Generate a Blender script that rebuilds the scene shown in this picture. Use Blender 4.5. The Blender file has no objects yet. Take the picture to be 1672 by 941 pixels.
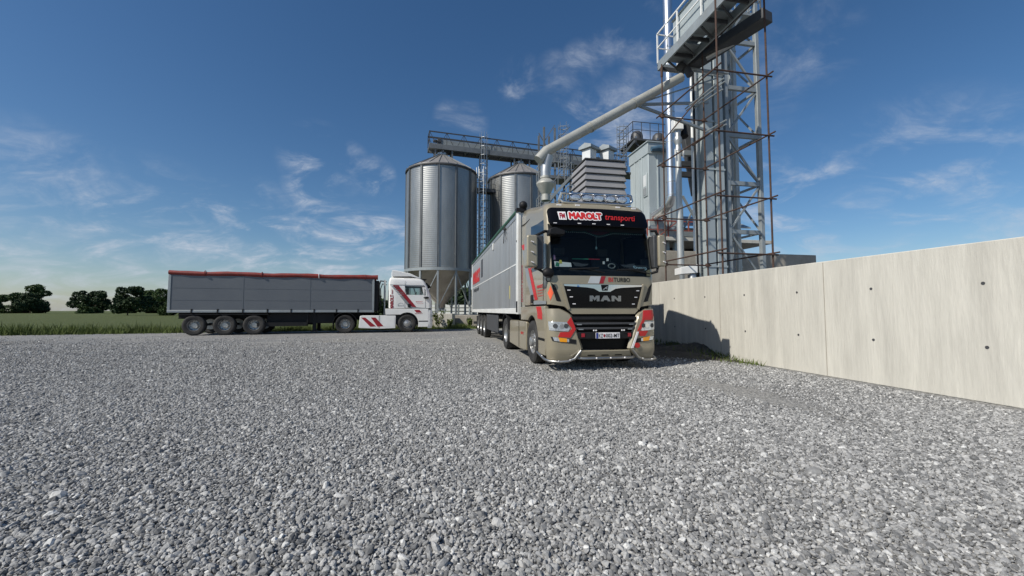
import bpy, bmesh, math, random
import numpy as np
from mathutils import Vector, Matrix, Euler
R=math.radians; PI=math.pi
random.seed(7); rng=np.random.default_rng(7)
S=bpy.context.scene; COL=S.collection

# ---------------------------------------------------------------- camera, sky, sun, exposure
FPX=665.0; CAMZ=1.25; PITCH=math.atan(36.5/FPX)
cam=bpy.data.cameras.new('camera'); cam.sensor_width=36; cam.lens=36*FPX/1672; cam.clip_end=3000; cam.clip_start=0.05
co=bpy.data.objects.new('camera',cam); COL.objects.link(co); co.location=(0,0,CAMZ); co.rotation_euler=(PI/2+PITCH,0,0); S.camera=co
S.view_settings.view_transform='Standard'; S.view_settings.look='None'; S.view_settings.exposure=0.22; S.view_settings.gamma=1
S.view_settings.use_curve_mapping=False
SUN_EL=R(42); SH=Vector((math.cos(R(35)),math.sin(R(35)),0))            # direction in which shadows fall
SKY_STRENGTH=0.085; SUN_STRENGTH=4.0
W=bpy.data.worlds.new('World'); S.world=W; W.use_nodes=True
def world():
    nt=W.node_tree; N=nt.nodes; L=nt.links; N.clear()
    out=N.new('ShaderNodeOutputWorld'); bg=N.new('ShaderNodeBackground'); bg.inputs[1].default_value=SKY_STRENGTH
    sky=N.new('ShaderNodeTexSky'); sky.sky_type='NISHITA'; sky.sun_disc=False; sky.sun_elevation=SUN_EL
    sky.sun_rotation=math.atan2(-SH.x,-SH.y); sky.air_density=1.0; sky.dust_density=0.6; sky.ozone_density=4.0
    tc=N.new('ShaderNodeTexCoord')
    def math_(op,a,b=None,c=None):
        m=N.new('ShaderNodeMath'); m.operation=op
        for i,v in enumerate((a,b,c)):
            if v is None: continue
            if isinstance(v,(int,float)): m.inputs[i].default_value=v
            else: L.new(v,m.inputs[i])
        return m.outputs[0]
    def ramp(v,a,b):
        m=N.new('ShaderNodeMapRange'); m.interpolation_type='SMOOTHSTEP'; L.new(v,m.inputs[0]); m.inputs[1].default_value=a; m.inputs[2].default_value=b; return m.outputs[0]
    # project the view direction on a flat cloud layer: (x,y)/(z+.12)
    sx=N.new('ShaderNodeSeparateXYZ'); L.new(tc.outputs['Generated'],sx.inputs[0])
    zz=math_('ADD',math_('MAXIMUM',sx.outputs[2],0.0),0.32)
    u=math_('DIVIDE',sx.outputs[0],zz); v=math_('DIVIDE',sx.outputs[1],zz)
    cb=N.new('ShaderNodeCombineXYZ'); L.new(u,cb.inputs[0]); L.new(v,cb.inputs[1])
    def noise(scale,detail,rough,dist,off,sc=(1,1,1)):
        mp=N.new('ShaderNodeMapping'); mp.inputs['Location'].default_value=off; mp.inputs['Scale'].default_value=sc; L.new(cb.outputs[0],mp.inputs[0])
        n=N.new('ShaderNodeTexNoise'); n.inputs['Scale'].default_value=scale; n.inputs['Detail'].default_value=detail
        n.inputs['Roughness'].default_value=rough; n.inputs['Distortion'].default_value=dist; L.new(mp.outputs[0],n.inputs[0]); return n.outputs['Fac']
    n1=noise(4.2,10,0.60,0.6,(3.1,1.7,0),(1.0,1.25,1)); n2=noise(11,9,0.68,1.1,(0.4,5.2,0),(0.9,1.3,1))
    # regions of the sky that carry cloud: (direction, inner cos, outer cos, weight)
    def blob(px,py,r_in,r_out,w,sx_=1.0):
        d=ray(px,py); d=d/np.linalg.norm(d)
        dt=N.new('ShaderNodeVectorMath'); dt.operation='DOT_PRODUCT'; L.new(tc.outputs['Generated'],dt.inputs[0]); dt.inputs[1].default_value=tuple(d)
        return math_('MULTIPLY',ramp(dt.outputs['Value'],math.cos(R(r_out)),math.cos(R(r_in))),w)
    reg=None
    for b in [(850,132,.3,3.5,.70),(905,128,.3,3.5,.55),(950,105,.3,3.2,.62),(985,72,.3,3,.45),(1040,55,.4,4,.70),(1010,30,.3,3,.45),
              (1000,225,1.5,8,.85),(950,190,.5,4,.65),(1060,200,1,6,.6),(880,170,1,5,.3),(1055,130,.5,4,.4),
              (520,262,.5,5,.85),(560,275,.5,4,.55),(612,289,.3,3,.9),(512,305,.5,4,.8),(765,200,.3,3,.55),(735,190,.3,2.5,.4),(555,405,2,7,.95),(630,400,1,6,.85),(520,390,1,6,.8),(560,366,.3,2.5,.7),(515,352,.2,2,.5),(690,395,1,5,.6),
              (400,405,3,9,.8),(240,400,3,10,.65),(60,360,3,10,.5),(1290,90,2,7,.3),(1500,320,3,11,.55),(1290,330,3,10,.65),(785,420,2,8,.6)]:
        o=blob(*b); reg=o if reg is None else math_('MAXIMUM',reg,o)
    wis=math_('MULTIPLY',ramp(n1,0.43,0.71),math_('ADD',math_('MULTIPLY',ramp(n2,0.34,0.70),0.65),0.35))
    hz=ramp(sx.outputs[2],0.20,0.0)
    cov=math_('MINIMUM',math_('ADD',math_('MULTIPLY',math_('MULTIPLY',wis,reg),1.05),math_('MULTIPLY',math_('MULTIPLY',hz,ramp(n1,.25,.7)),0.30)),0.85)
    # deeper blue aloft, as through a polariser
    hs=N.new('ShaderNodeHueSaturation'); hs.inputs['Saturation'].default_value=SKY_SAT; hs.inputs['Value'].default_value=SKY_VAL; L.new(sky.outputs[0],hs.inputs['Color'])
    mx=N.new('ShaderNodeMixRGB'); L.new(cov,mx.inputs[0]); L.new(hs.outputs[0],mx.inputs[1]); mx.inputs[2].default_value=CLOUD
    L.new(mx.outputs[0],bg.inputs[0]); L.new(bg.outputs[0],out.inputs[0])
def ray(px,py):
    d=np.array([(px-836)/FPX,1,-(py-470.5)/FPX]); c,s=math.cos(PITCH),math.sin(PITCH)
    return np.array([d[0],d[1]*c-d[2]*s,d[1]*s+d[2]*c])
SKY_SAT=1.18; SKY_VAL=0.92; CLOUD=(5.6,6.1,7.0,1)
world()
sun=bpy.data.lights.new('sun','SUN'); sun.energy=SUN_STRENGTH; sun.angle=R(0.53); sun.color=(1.0,0.95,0.86)
so=bpy.data.objects.new('sun',sun); COL.objects.link(so)
so.rotation_euler=Vector((SH.x*math.cos(SUN_EL),SH.y*math.cos(SUN_EL),-math.sin(SUN_EL))).to_track_quat('-Z','Y').to_euler()

# ---------------------------------------------------------------- materials
MATS={}
def mat(name,col,rough=.6,metal=0.0,var=0.12,vscale=3.0,bump=0.0,bscale=60.0,coat=0.0,stretch=(1,1,1),dirt=None,dirt_amt=0.0,dscale=1.2,spec=.5,wave=None):
    if name in MATS: return MATS[name]
    m=bpy.data.materials.new(name); m.use_nodes=True; nt=m.node_tree; N=nt.nodes; L=nt.links
    p=N['Principled BSDF']; p.inputs['Roughness'].default_value=rough; p.inputs['Metallic'].default_value=metal
    p.inputs['Coat Weight'].default_value=coat; p.inputs['Coat Roughness'].default_value=.06; p.inputs['Specular IOR Level'].default_value=spec
    tc=N.new('ShaderNodeTexCoord'); mp=N.new('ShaderNodeMapping'); mp.inputs['Scale'].default_value=stretch; L.new(tc.outputs['Object'],mp.inputs[0])
    n=N.new('ShaderNodeTexNoise'); n.inputs['Scale'].default_value=vscale; n.inputs['Detail'].default_value=6; n.inputs['Roughness'].default_value=.65; L.new(mp.outputs[0],n.inputs[0])
    cr=N.new('ShaderNodeValToRGB'); L.new(n.outputs['Fac'],cr.inputs[0])
    lo=[max(0,c*(1-var)) for c in col]; hi=[min(1,c*(1+var)) for c in col]
    cr.color_ramp.elements[0].position=.3; cr.color_ramp.elements[0].color=(*lo,1); cr.color_ramp.elements[1].position=.7; cr.color_ramp.elements[1].color=(*hi,1)
    colout=cr.outputs[0]
    if dirt:
        n2=N.new('ShaderNodeTexNoise'); n2.inputs['Scale'].default_value=dscale; n2.inputs['Detail'].default_value=9; n2.inputs['Roughness'].default_value=.72; L.new(mp.outputs[0],n2.inputs[0])
        r2=N.new('ShaderNodeMapRange'); r2.inputs[1].default_value=.48; r2.inputs[2].default_value=.72; r2.inputs[4].default_value=dirt_amt; L.new(n2.outputs['Fac'],r2.inputs[0])
        mx=N.new('ShaderNodeMixRGB'); mx.inputs[2].default_value=(*dirt,1); L.new(r2.outputs[0],mx.inputs[0]); L.new(colout,mx.inputs[1]); colout=mx.outputs[0]
    L.new(colout,p.inputs['Base Color'])
    rr=N.new('ShaderNodeMapRange'); rr.inputs[3].default_value=max(.02,rough*.8); rr.inputs[4].default_value=min(1,rough*1.2); L.new(n.outputs['Fac'],rr.inputs[0]); L.new(rr.outputs[0],p.inputs['Roughness'])
    hgt=None
    if bump:
        nb=N.new('ShaderNodeTexNoise'); nb.inputs['Scale'].default_value=bscale; nb.inputs['Detail'].default_value=4; L.new(mp.outputs[0],nb.inputs[0]); hgt=nb.outputs['Fac']
        b=N.new('ShaderNodeBump'); b.inputs['Strength'].default_value=bump; b.inputs['Distance'].default_value=.02; L.new(hgt,b.inputs['Height']); L.new(b.outputs[0],p.inputs['Normal'])
    if wave:                                        # (axis, period in metres, depth): rolled corrugation
        sx=N.new('ShaderNodeSeparateXYZ'); L.new(tc.outputs['Object'],sx.inputs[0])
        mu=N.new('ShaderNodeMath'); mu.operation='MULTIPLY'; L.new(sx.outputs[wave[0]],mu.inputs[0]); mu.inputs[1].default_value=2*PI/wave[1]
        si=N.new('ShaderNodeMath'); si.operation='SINE'; L.new(mu.outputs[0],si.inputs[0])
        b=N.new('ShaderNodeBump'); b.inputs['Strength'].default_value=1; b.inputs['Distance'].default_value=wave[2]; L.new(si.outputs[0],b.inputs['Height']); L.new(b.outputs[0],p.inputs['Normal'])
    MATS[name]=m; return m
BEIGE=mat('beige_paint',(.305,.268,.190),.32,.15,.05,1.5,coat=.6,dirt=(.25,.22,.17),dirt_amt=.25)
WHITEP=mat('white_paint',(.83,.83,.80),.35,0,.03,1.5,coat=.4,dirt=(.45,.42,.36),dirt_amt=.25)
BLACKG=mat('black_gloss',(.004,.004,.005),.15,0,.2,2,coat=.0,spec=.18)
BLACKP=mat('black_plastic',(.014,.014,.015),.55,0,.25,4,bump=.1,spec=.25)
DARKGREY=mat('dark_grey_plastic',(.05,.052,.056),.5,0,.2,4)
CHROME=mat('chrome',(.75,.76,.78),.12,1.0,.04,2)
STEELD=mat('brushed_steel',(.36,.36,.35),.35,.9,.08,3)
STEEL=mat('polished_steel',(.62,.62,.62),.25,1.0,.08,3)
ALU=mat('trailer_aluminium',(.33,.345,.355),.42,.35,.10,.8,stretch=(1,3,.35),dirt=(.20,.19,.175),dirt_amt=.45,dscale=.7)
ALUW=mat('trailer_white_rail',(.72,.72,.69),.4,.1,.08,2,dirt=(.4,.38,.33),dirt_amt=.4)
GALV=mat('galvanised_steel',(.46,.475,.48),.42,.75,.16,2.5,dirt=(.30,.30,.28),dirt_amt=.35)
STIFF=mat('stiffener_steel',(.17,.18,.185),.5,.4,.15,2)
GALVP=mat('galvanised_paint',(.30,.33,.34),.5,.3,.12,1.5,dirt=(.24,.23,.20),dirt_amt=.4)
SILO=mat('corrugated_silo_steel',(.335,.340,.330),.38,.72,.14,1.2,stretch=(1,1,.25),dirt=(.20,.20,.19),dirt_amt=.45,dscale=.9,wave=(2,.150,.0022))
SILOROOF=mat('silo_roof_steel',(.36,.34,.32),.5,.55,.15,1.5)
HOPPER=mat('hopper_steel',(.38,.35,.31),.5,.5,.2,1.0,dirt=(.22,.19,.15),dirt_amt=.5)
GIRDER=mat('girder_steel',(.17,.18,.185),.55,.4,.2,2)
DKSTEEL=mat('dark_steel',(.07,.072,.075),.6,.3,.25,2)
RUST=mat('rusty_tube',(.062,.036,.027),.85,0,.45,9,bump=.3,dirt=(.12,.055,.035),dirt_amt=.6,dscale=5)
CHIM=mat('pale_chimney_sheet',(.62,.64,.64),.5,.15,.06,2)
DUCT=mat('shiny_duct',(.74,.75,.76),.30,.95,.06,2)
SPIRAL=mat('pale_tube',(.52,.53,.51),.45,.5,.1,3,dirt=(.36,.35,.30),dirt_amt=.4,dscale=2)
SPOUT=mat('spout_grey',(.40,.40,.365),.5,.25,.12,2,dirt=(.30,.28,.22),dirt_amt=.5,dscale=2.5)
LOUVRE=mat('dryer_cladding',(.27,.27,.285),.55,.1,.07,1.2,dirt=(.25,.24,.23),dirt_amt=.3)
CABIN=mat('grey_cladding',(.40,.45,.46),.5,.2,.07,.9,stretch=(1,1,.4),dirt=(.32,.33,.32),dirt_amt=.4)
CONC=mat('wall_concrete',(.545,.525,.465),.88,0,.13,3.5,bump=.45,bscale=22,stretch=(1,1,.14),dirt=(.30,.285,.25),dirt_amt=.42,dscale=2.0)
CONC2=mat('old_concrete',(.36,.33,.28),.9,0,.2,1.3,bump=.4,bscale=20,dirt=(.20,.18,.14),dirt_amt=.6,dscale=1.0)
RUBBER=mat('tyre_rubber',(.022,.021,.020),.8,0,.25,6,bump=.2,dirt=(.10,.095,.085),dirt_amt=.45,dscale=3)
RIM=mat('steel_rim',(.45,.45,.44),.35,.7,.15,6,dirt=(.2,.19,.17),dirt_amt=.4,dscale=4)
RED=mat('red_vinyl',(.50,.022,.022),.4,0,.06,3)
REDW=mat('dark_red_vinyl',(.30,.015,.025),.4,0,.06,3)
SILV=mat('silver_vinyl',(.27,.29,.30),.45,.2,.06,3)
PALESILV=mat('pale_stripe',(.50,.52,.53),.45,.1,.06,3)
WHITE=mat('white_vinyl',(.8,.78,.78),.5,0,.03,3)
BLACKV=mat('black_vinyl',(.008,.008,.008),.6,spec=.2)
BLUE=mat('plate_blue',(.02,.04,.22),.5)
AMBER=mat('amber_lens',(.85,.34,.01),.25,0,.1,20,coat=.5)
ORANGE=mat('orange_sign',(.75,.11,.04),.5)
LAMPG=mat('lamp_reflector',(.62,.66,.70),.18,.6,.35,28,coat=1.0)
REDTARP=mat('red_tarpaulin',(.21,.025,.018),.6,0,.25,2.5,bump=.4,bscale=6,dirt=(.12,.03,.02),dirt_amt=.6)
GREENT=mat('green_tarpaulin',(.03,.10,.065),.6,0,.3,4,bump=.4,bscale=10)
GREYBOX=mat('grey_trailer_paint',(.125,.137,.152),.45,.1,.06,.8,dirt=(.13,.14,.14),dirt_amt=.35,dscale=.8)
DIRT=mat('dark_soil',(.045,.040,.032),.95,0,.5,5,bump=.9,bscale=9,dirt=(.11,.10,.08),dirt_amt=.7,dscale=6)
REDSTEEL=mat('red_oxide_steel',(.25,.07,.05),.7,0,.25,4)
CLAD=mat('charcoal_cladding',(.060,.063,.068),.55,.2,.18,2.0,stretch=(1,1,.12),dirt=(.11,.105,.095),dirt_amt=.6,dscale=1.6)
BARK=mat('bark',(.08,.06,.045),.95,0,.35,8,bump=.5,bscale=15)
LEAF=mat('leaf_green',(.062,.098,.034),.7,0,.45,1.5,spec=.25); LEAFD=mat('leaf_dark_green',(.036,.060,.024),.7,0,.45,1.5,spec=.25)  # both greens lightened to paint in some distance haze
GRASSM=mat('grass_blade',(.10,.13,.035),.8,0,.45,.9,spec=.2)
CURTAIN=mat('green_curtain',(.010,.045,.035),.9); MAROON=mat('maroon_cloth',(.06,.008,.012),.9); BEAD=mat('pale_beads',(.35,.50,.48),.6)
INTER=mat('cab_interior',(.010,.011,.014),.8); INTERG=mat('cab_fabric',(.035,.038,.042),.9); TEXTBL=mat('pale_blue_lettering',(.40,.55,.62),.6)
PINK=mat('pink_sticker',(.30,.16,.28),.6); YELLOW=mat('yellow_sign',(.65,.55,.10),.6); GREENS=mat('green_sticker',(.03,.20,.11),.6)
def glass(name,tint,rough=.02,refl=1.0):
    m=bpy.data.materials.new(name); m.use_nodes=True; N=m.node_tree.nodes; L=m.node_tree.links; N.clear()
    o=N.new('ShaderNodeOutputMaterial'); t=N.new('ShaderNodeBsdfTransparent'); t.inputs[0].default_value=(*tint,1)
    g=N.new('ShaderNodeBsdfGlossy'); g.inputs['Roughness'].default_value=rough; f=N.new('ShaderNodeFresnel'); f.inputs[0].default_value=1.5
    k=N.new('ShaderNodeMath'); k.operation='MULTIPLY'; k.inputs[1].default_value=refl; L.new(f.outputs[0],k.inputs[0])
    mx=N.new('ShaderNodeMixShader'); L.new(k.outputs[0],mx.inputs[0]); L.new(t.outputs[0],mx.inputs[1]); L.new(g.outputs[0],mx.inputs[2]); L.new(mx.outputs[0],o.inputs[0]); return m
GLASS=glass('windscreen_glass',(.74,.82,.82),refl=.5); GLASSD=glass('dark_side_glass',(.62,.70,.72),refl=1.5)

# ---------------------------------------------------------------- mesh helpers
class MB:
    def __init__(s): s.v=[]; s.f=[]
    def add(s,vs,fs,M=None):
        o=len(s.v)
        for p in vs:
            p=Vector(p); s.v.append(tuple(M@p) if M is not None else tuple(p))
        s.f+= [tuple(o+i for i in f) for f in fs]; return s
    def box(s,x0,x1,y0,y1,z0,z1,M=None):
        return s.add([(x0,y0,z0),(x1,y0,z0),(x1,y1,z0),(x0,y1,z0),(x0,y0,z1),(x1,y0,z1),(x1,y1,z1),(x0,y1,z1)],
              [(0,3,2,1),(4,5,6,7),(0,1,5,4),(1,2,6,5),(2,3,7,6),(3,0,4,7)],M)
    def bar(s,a,b,w,h=None,up=(0,0,1)):
        h=w if h is None else h; a=Vector(a);b=Vector(b);d=(b-a).normalized(); u=Vector(up)
        if abs(d.dot(u))>.98: u=Vector((0,1,0))
        x=d.cross(u).normalized()*w/2; y=x.cross(d).normalized()*h/2
        vs=[p+sx*x+sy*y for p in (a,b) for sx,sy in ((-1,-1),(1,-1),(1,1),(-1,1))]
        return s.add(vs,[(0,3,2,1),(4,5,6,7),(0,1,5,4),(1,2,6,5),(2,3,7,6),(3,0,4,7)])
    def tube(s,pts,r,n=10,caps=True,closed=False):
        pts=[Vector(p) for p in pts]; k=len(pts); rs=r if isinstance(r,(list,tuple)) else [r]*k
        rings=[]; ref=None
        for i,p in enumerate(pts):
            a=pts[i-1] if (i>0 or closed) else pts[i]; b=pts[(i+1)%k] if (i<k-1 or closed) else pts[i]
            t1=(p-a).normalized() if (p-a).length>1e-9 else (b-p).normalized(); t2=(b-p).normalized() if (b-p).length>1e-9 else t1
            d=(t1+t2).normalized() if (t1+t2).length>1e-6 else t1
            if ref is None:
                ref=Vector((0,0,1)) if abs(d.z)<.9 else Vector((1,0,0))
            x=(ref-d*ref.dot(d)).normalized(); y=d.cross(x); ref=x
            sc=1/max(.5,math.sqrt(max(.25,(1+t1.dot(t2))/2)))
            rings.append([p+(x*math.cos(q)+y*math.sin(q))*rs[i]*(sc if 0<i<k-1 else 1) for q in [2*PI*j/n for j in range(n)]])
        vs=[v for rg in rings for v in rg]; fs=[]
        for i in range(k if closed else k-1):
            for j in range(n):
                a=i*n+j;b=i*n+(j+1)%n;c=((i+1)%k)*n+(j+1)%n;e=((i+1)%k)*n+j; fs.append((a,b,c,e))
        if caps and not closed: fs+= [tuple(range(n-1,-1,-1)),tuple((k-1)*n+j for j in range(n))]
        return s.add(vs,fs)
    def cyl(s,a,b,r,r2=None,n=14): return s.tube([a,b],[r,r if r2 is None else r2],n)
    def prism(s,poly,a0,a1,axis='x',M=None):
        def P(u,v,a): return {'x':(a,u,v),'y':(u,a,v),'z':(u,v,a)}[axis]
        n=len(poly); vs=[P(u,v,a0) for u,v in poly]+[P(u,v,a1) for u,v in poly]
        return s.add(vs,[tuple(range(n-1,-1,-1)),tuple(range(n,2*n))]+[(i,(i+1)%n,n+(i+1)%n,n+i) for i in range(n)],M)
    def lathe(s,prof,n=24,axis='z',c=(0,0,0),close=False):
        c=Vector(c); vs=[]; k=len(prof)
        for r,h in prof:
            for j in range(n):
                q=2*PI*j/n; a,b=r*math.cos(q),r*math.sin(q)
                vs.append(c+Vector({'z':(a,b,h),'x':(h,a,b),'y':(a,h,b)}[axis]))
        fs=[(i*n+j,i*n+(j+1)%n,(i+1)*n+(j+1)%n,(i+1)*n+j) for i in range(k-1) for j in range(n)]
        if close: fs+= [((k-1)*n+j,(k-1)*n+(j+1)%n,(j+1)%n,j) for j in range(n)]
        else:
            if prof[0][0]>1e-6: fs.append(tuple(range(n-1,-1,-1)))
            if prof[-1][0]>1e-6: fs.append(tuple((k-1)*n+j for j in range(n)))
        return s.add(vs,fs)
    def ball(s,c,r,n=8,sq=(1,1,1)):
        prof=[(max(1e-4,math.cos(q)),math.sin(q)) for q in [(-.5+i/n)*PI for i in range(n+1)]]
        t=MB().lathe(prof,n+4); return s.add([(c[0]+v[0]*r*sq[0],c[1]+v[1]*r*sq[1],c[2]+v[2]*r*sq[2]) for v in t.v],t.f)
    def mesh(s,name,m,smooth=35):
        me=bpy.data.meshes.new(name); me.from_pydata(s.v,[],s.f); me.update()
        bm=bmesh.new(); bm.from_mesh(me); bmesh.ops.recalc_face_normals(bm,faces=bm.faces); bm.to_mesh(me); bm.free()
        if m: me.materials.append(m)
        if smooth: me.shade_smooth(); me.set_sharp_from_angle(angle=R(smooth))
        return me
    def build(s,name,m,parent=None,smooth=35,bevel=0,**k): return obj(name,s.mesh(name,m,smooth),parent,bevel=bevel,**k)
def obj(name,me,parent=None,loc=None,rot=None,bevel=0,kind=None,label=None,cat=None,group=None):
    o=bpy.data.objects.new(name,me); COL.objects.link(o)
    if parent: o.parent=parent
    if loc is not None: o.location=loc
    if rot is not None: o.rotation_euler=rot
    if bevel:
        b=o.modifiers.new('bevel','BEVEL'); b.width=bevel; b.segments=2; b.limit_method='ANGLE'; b.angle_limit=R(40)
    tag(o,label,cat,group,kind); return o
def tag(o,label=None,cat=None,group=None,kind=None):
    for k,v in (('label',label),('category',cat),('group',group),('kind',kind)):
        if v: o[k]=v
    return o
def thing(name,label,cat,loc=(0,0,0),rz=0,group=None):
    o=bpy.data.objects.new(name,None); COL.objects.link(o); o.location=loc; o.rotation_euler=(0,0,rz); o.empty_display_size=.3
    return tag(o,label,cat,group)
def copy_tree(o,parent=None):
    c=o.copy(); COL.objects.link(c); c.parent=parent
    for ch in list(o.children): copy_tree(ch,c)
    return c
def at(px,py,Y):                     # world point at depth Y seen at photo pixel
    d=ray(px,py); k=Y/d[1]; return Vector((d[0]*k,Y,CAMZ+d[2]*k))
# text as flat mesh in (u,v); returns verts, faces with height normalised to 1, left at 0, baseline 0
TXT={}
def text_geo(t,bold=0.0,shear=0.0,serif=False):
    key=(t,bold,shear)
    if key in TXT: return TXT[key]
    c=bpy.data.curves.new('lettering','FONT'); c.body=t; c.offset=bold; c.shear=shear; c.resolution_u=3; c.fill_mode='FRONT'
    o=bpy.data.objects.new('lettering',c); COL.objects.link(o)
    dg=bpy.context.evaluated_depsgraph_get(); me=bpy.data.meshes.new_from_object(o.evaluated_get(dg))
    v=[tuple(p.co[:2]) for p in me.vertices]; f=[tuple(p.vertices) for p in me.polygons]
    bpy.data.objects.remove(o); bpy.data.meshes.remove(me); bpy.data.curves.remove(c)
    a=np.array(v); mn=a.min(0); mx=a.max(0); TXT[key]=(v,f,mn,mx); return TXT[key]
def lettering(t,u0,u1,v0,v1,mapf,bold=.01,shear=0.0,pad=0.0):
    """text stretched into the rectangle u0..u1 x v0..v1, every point placed by mapf(u,v)"""
    v,f,mn,mx=text_geo(t,bold,shear); mb=MB()
    pts=[mapf(u0+(p[0]-mn[0])/(mx[0]-mn[0])*(u1-u0),v0+(p[1]-mn[1])/(mx[1]-mn[1])*(v1-v0)) for p in v]
    return mb.add(pts,f)
def bold_lettering(t,u0,u1,v0,v1,mapf,grow,k=8,shear=0.0):
    """heavy lettering: the same word laid k times, each shifted a little"""
    mb=MB()
    for i in range(k+1):
        a=2*PI*i/k; du,dv=(0,0) if i==k else (grow*math.cos(a),grow*math.sin(a)); l=lettering(t,u0,u1,v0,v1,lambda u,v:mapf(u+du,v+dv,i*.0003),0.0,shear); mb.add(l.v,l.f)
    return mb
def flat_mesh(mb,name,m,parent):     # open sheets keep their own winding
    me=bpy.data.meshes.new(name); me.from_pydata(mb.v,[],mb.f); me.update(); me.materials.append(m); return obj(name,me,parent)
def patch(poly,surf,off,thick,step=.09):
    """a panel cut to a 2D outline (x,z), bent onto y=surf(x,z), standing `off` proud of it"""
    bm=bmesh.new(); bm.faces.new([bm.verts.new((x,0,z)) for x,z in poly])
    xs=[p[0] for p in poly]; zs=[p[1] for p in poly]
    for lo,hi,no in ((min(xs),max(xs),(1,0,0)),(min(zs),max(zs),(0,0,1))):
        n=int((hi-lo)/step)
        for i in range(1,n+1):
            c=lo+(hi-lo)*i/(n+1)
            bmesh.ops.bisect_plane(bm,geom=bm.verts[:]+bm.edges[:]+bm.faces[:],plane_co=(c,0,0) if no[0] else (0,0,c),plane_no=no,dist=1e-5)
    bmesh.ops.triangulate(bm,faces=[f for f in bm.faces if len(f.verts)>4])
    r=bmesh.ops.extrude_face_region(bm,geom=bm.faces[:]); back={v for v in r['geom'] if isinstance(v,bmesh.types.BMVert)}
    for v in bm.verts: v.co.y=surf(v.co.x,v.co.z)-off+(thick if v in back else 0)
    bm.verts.index_update(); mb=MB(); mb.v=[tuple(v.co) for v in bm.verts]; mb.f=[tuple(v.index for v in f.verts) for f in bm.faces]; bm.free(); return mb
def mir(poly): return [(-x,z) for x,z in poly][::-1]
def rrect(x0,x1,z0,z1,r,n=4):
    p=[]
    for cx,cz,a0 in ((x1-r,z1-r,0),(x0+r,z1-r,90),(x0+r,z0+r,180),(x1-r,z0+r,270)):
        p+=[(cx+r*math.cos(R(a0+90*i/n)),cz+r*math.sin(R(a0+90*i/n))) for i in range(n+1)]
    return p

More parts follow.
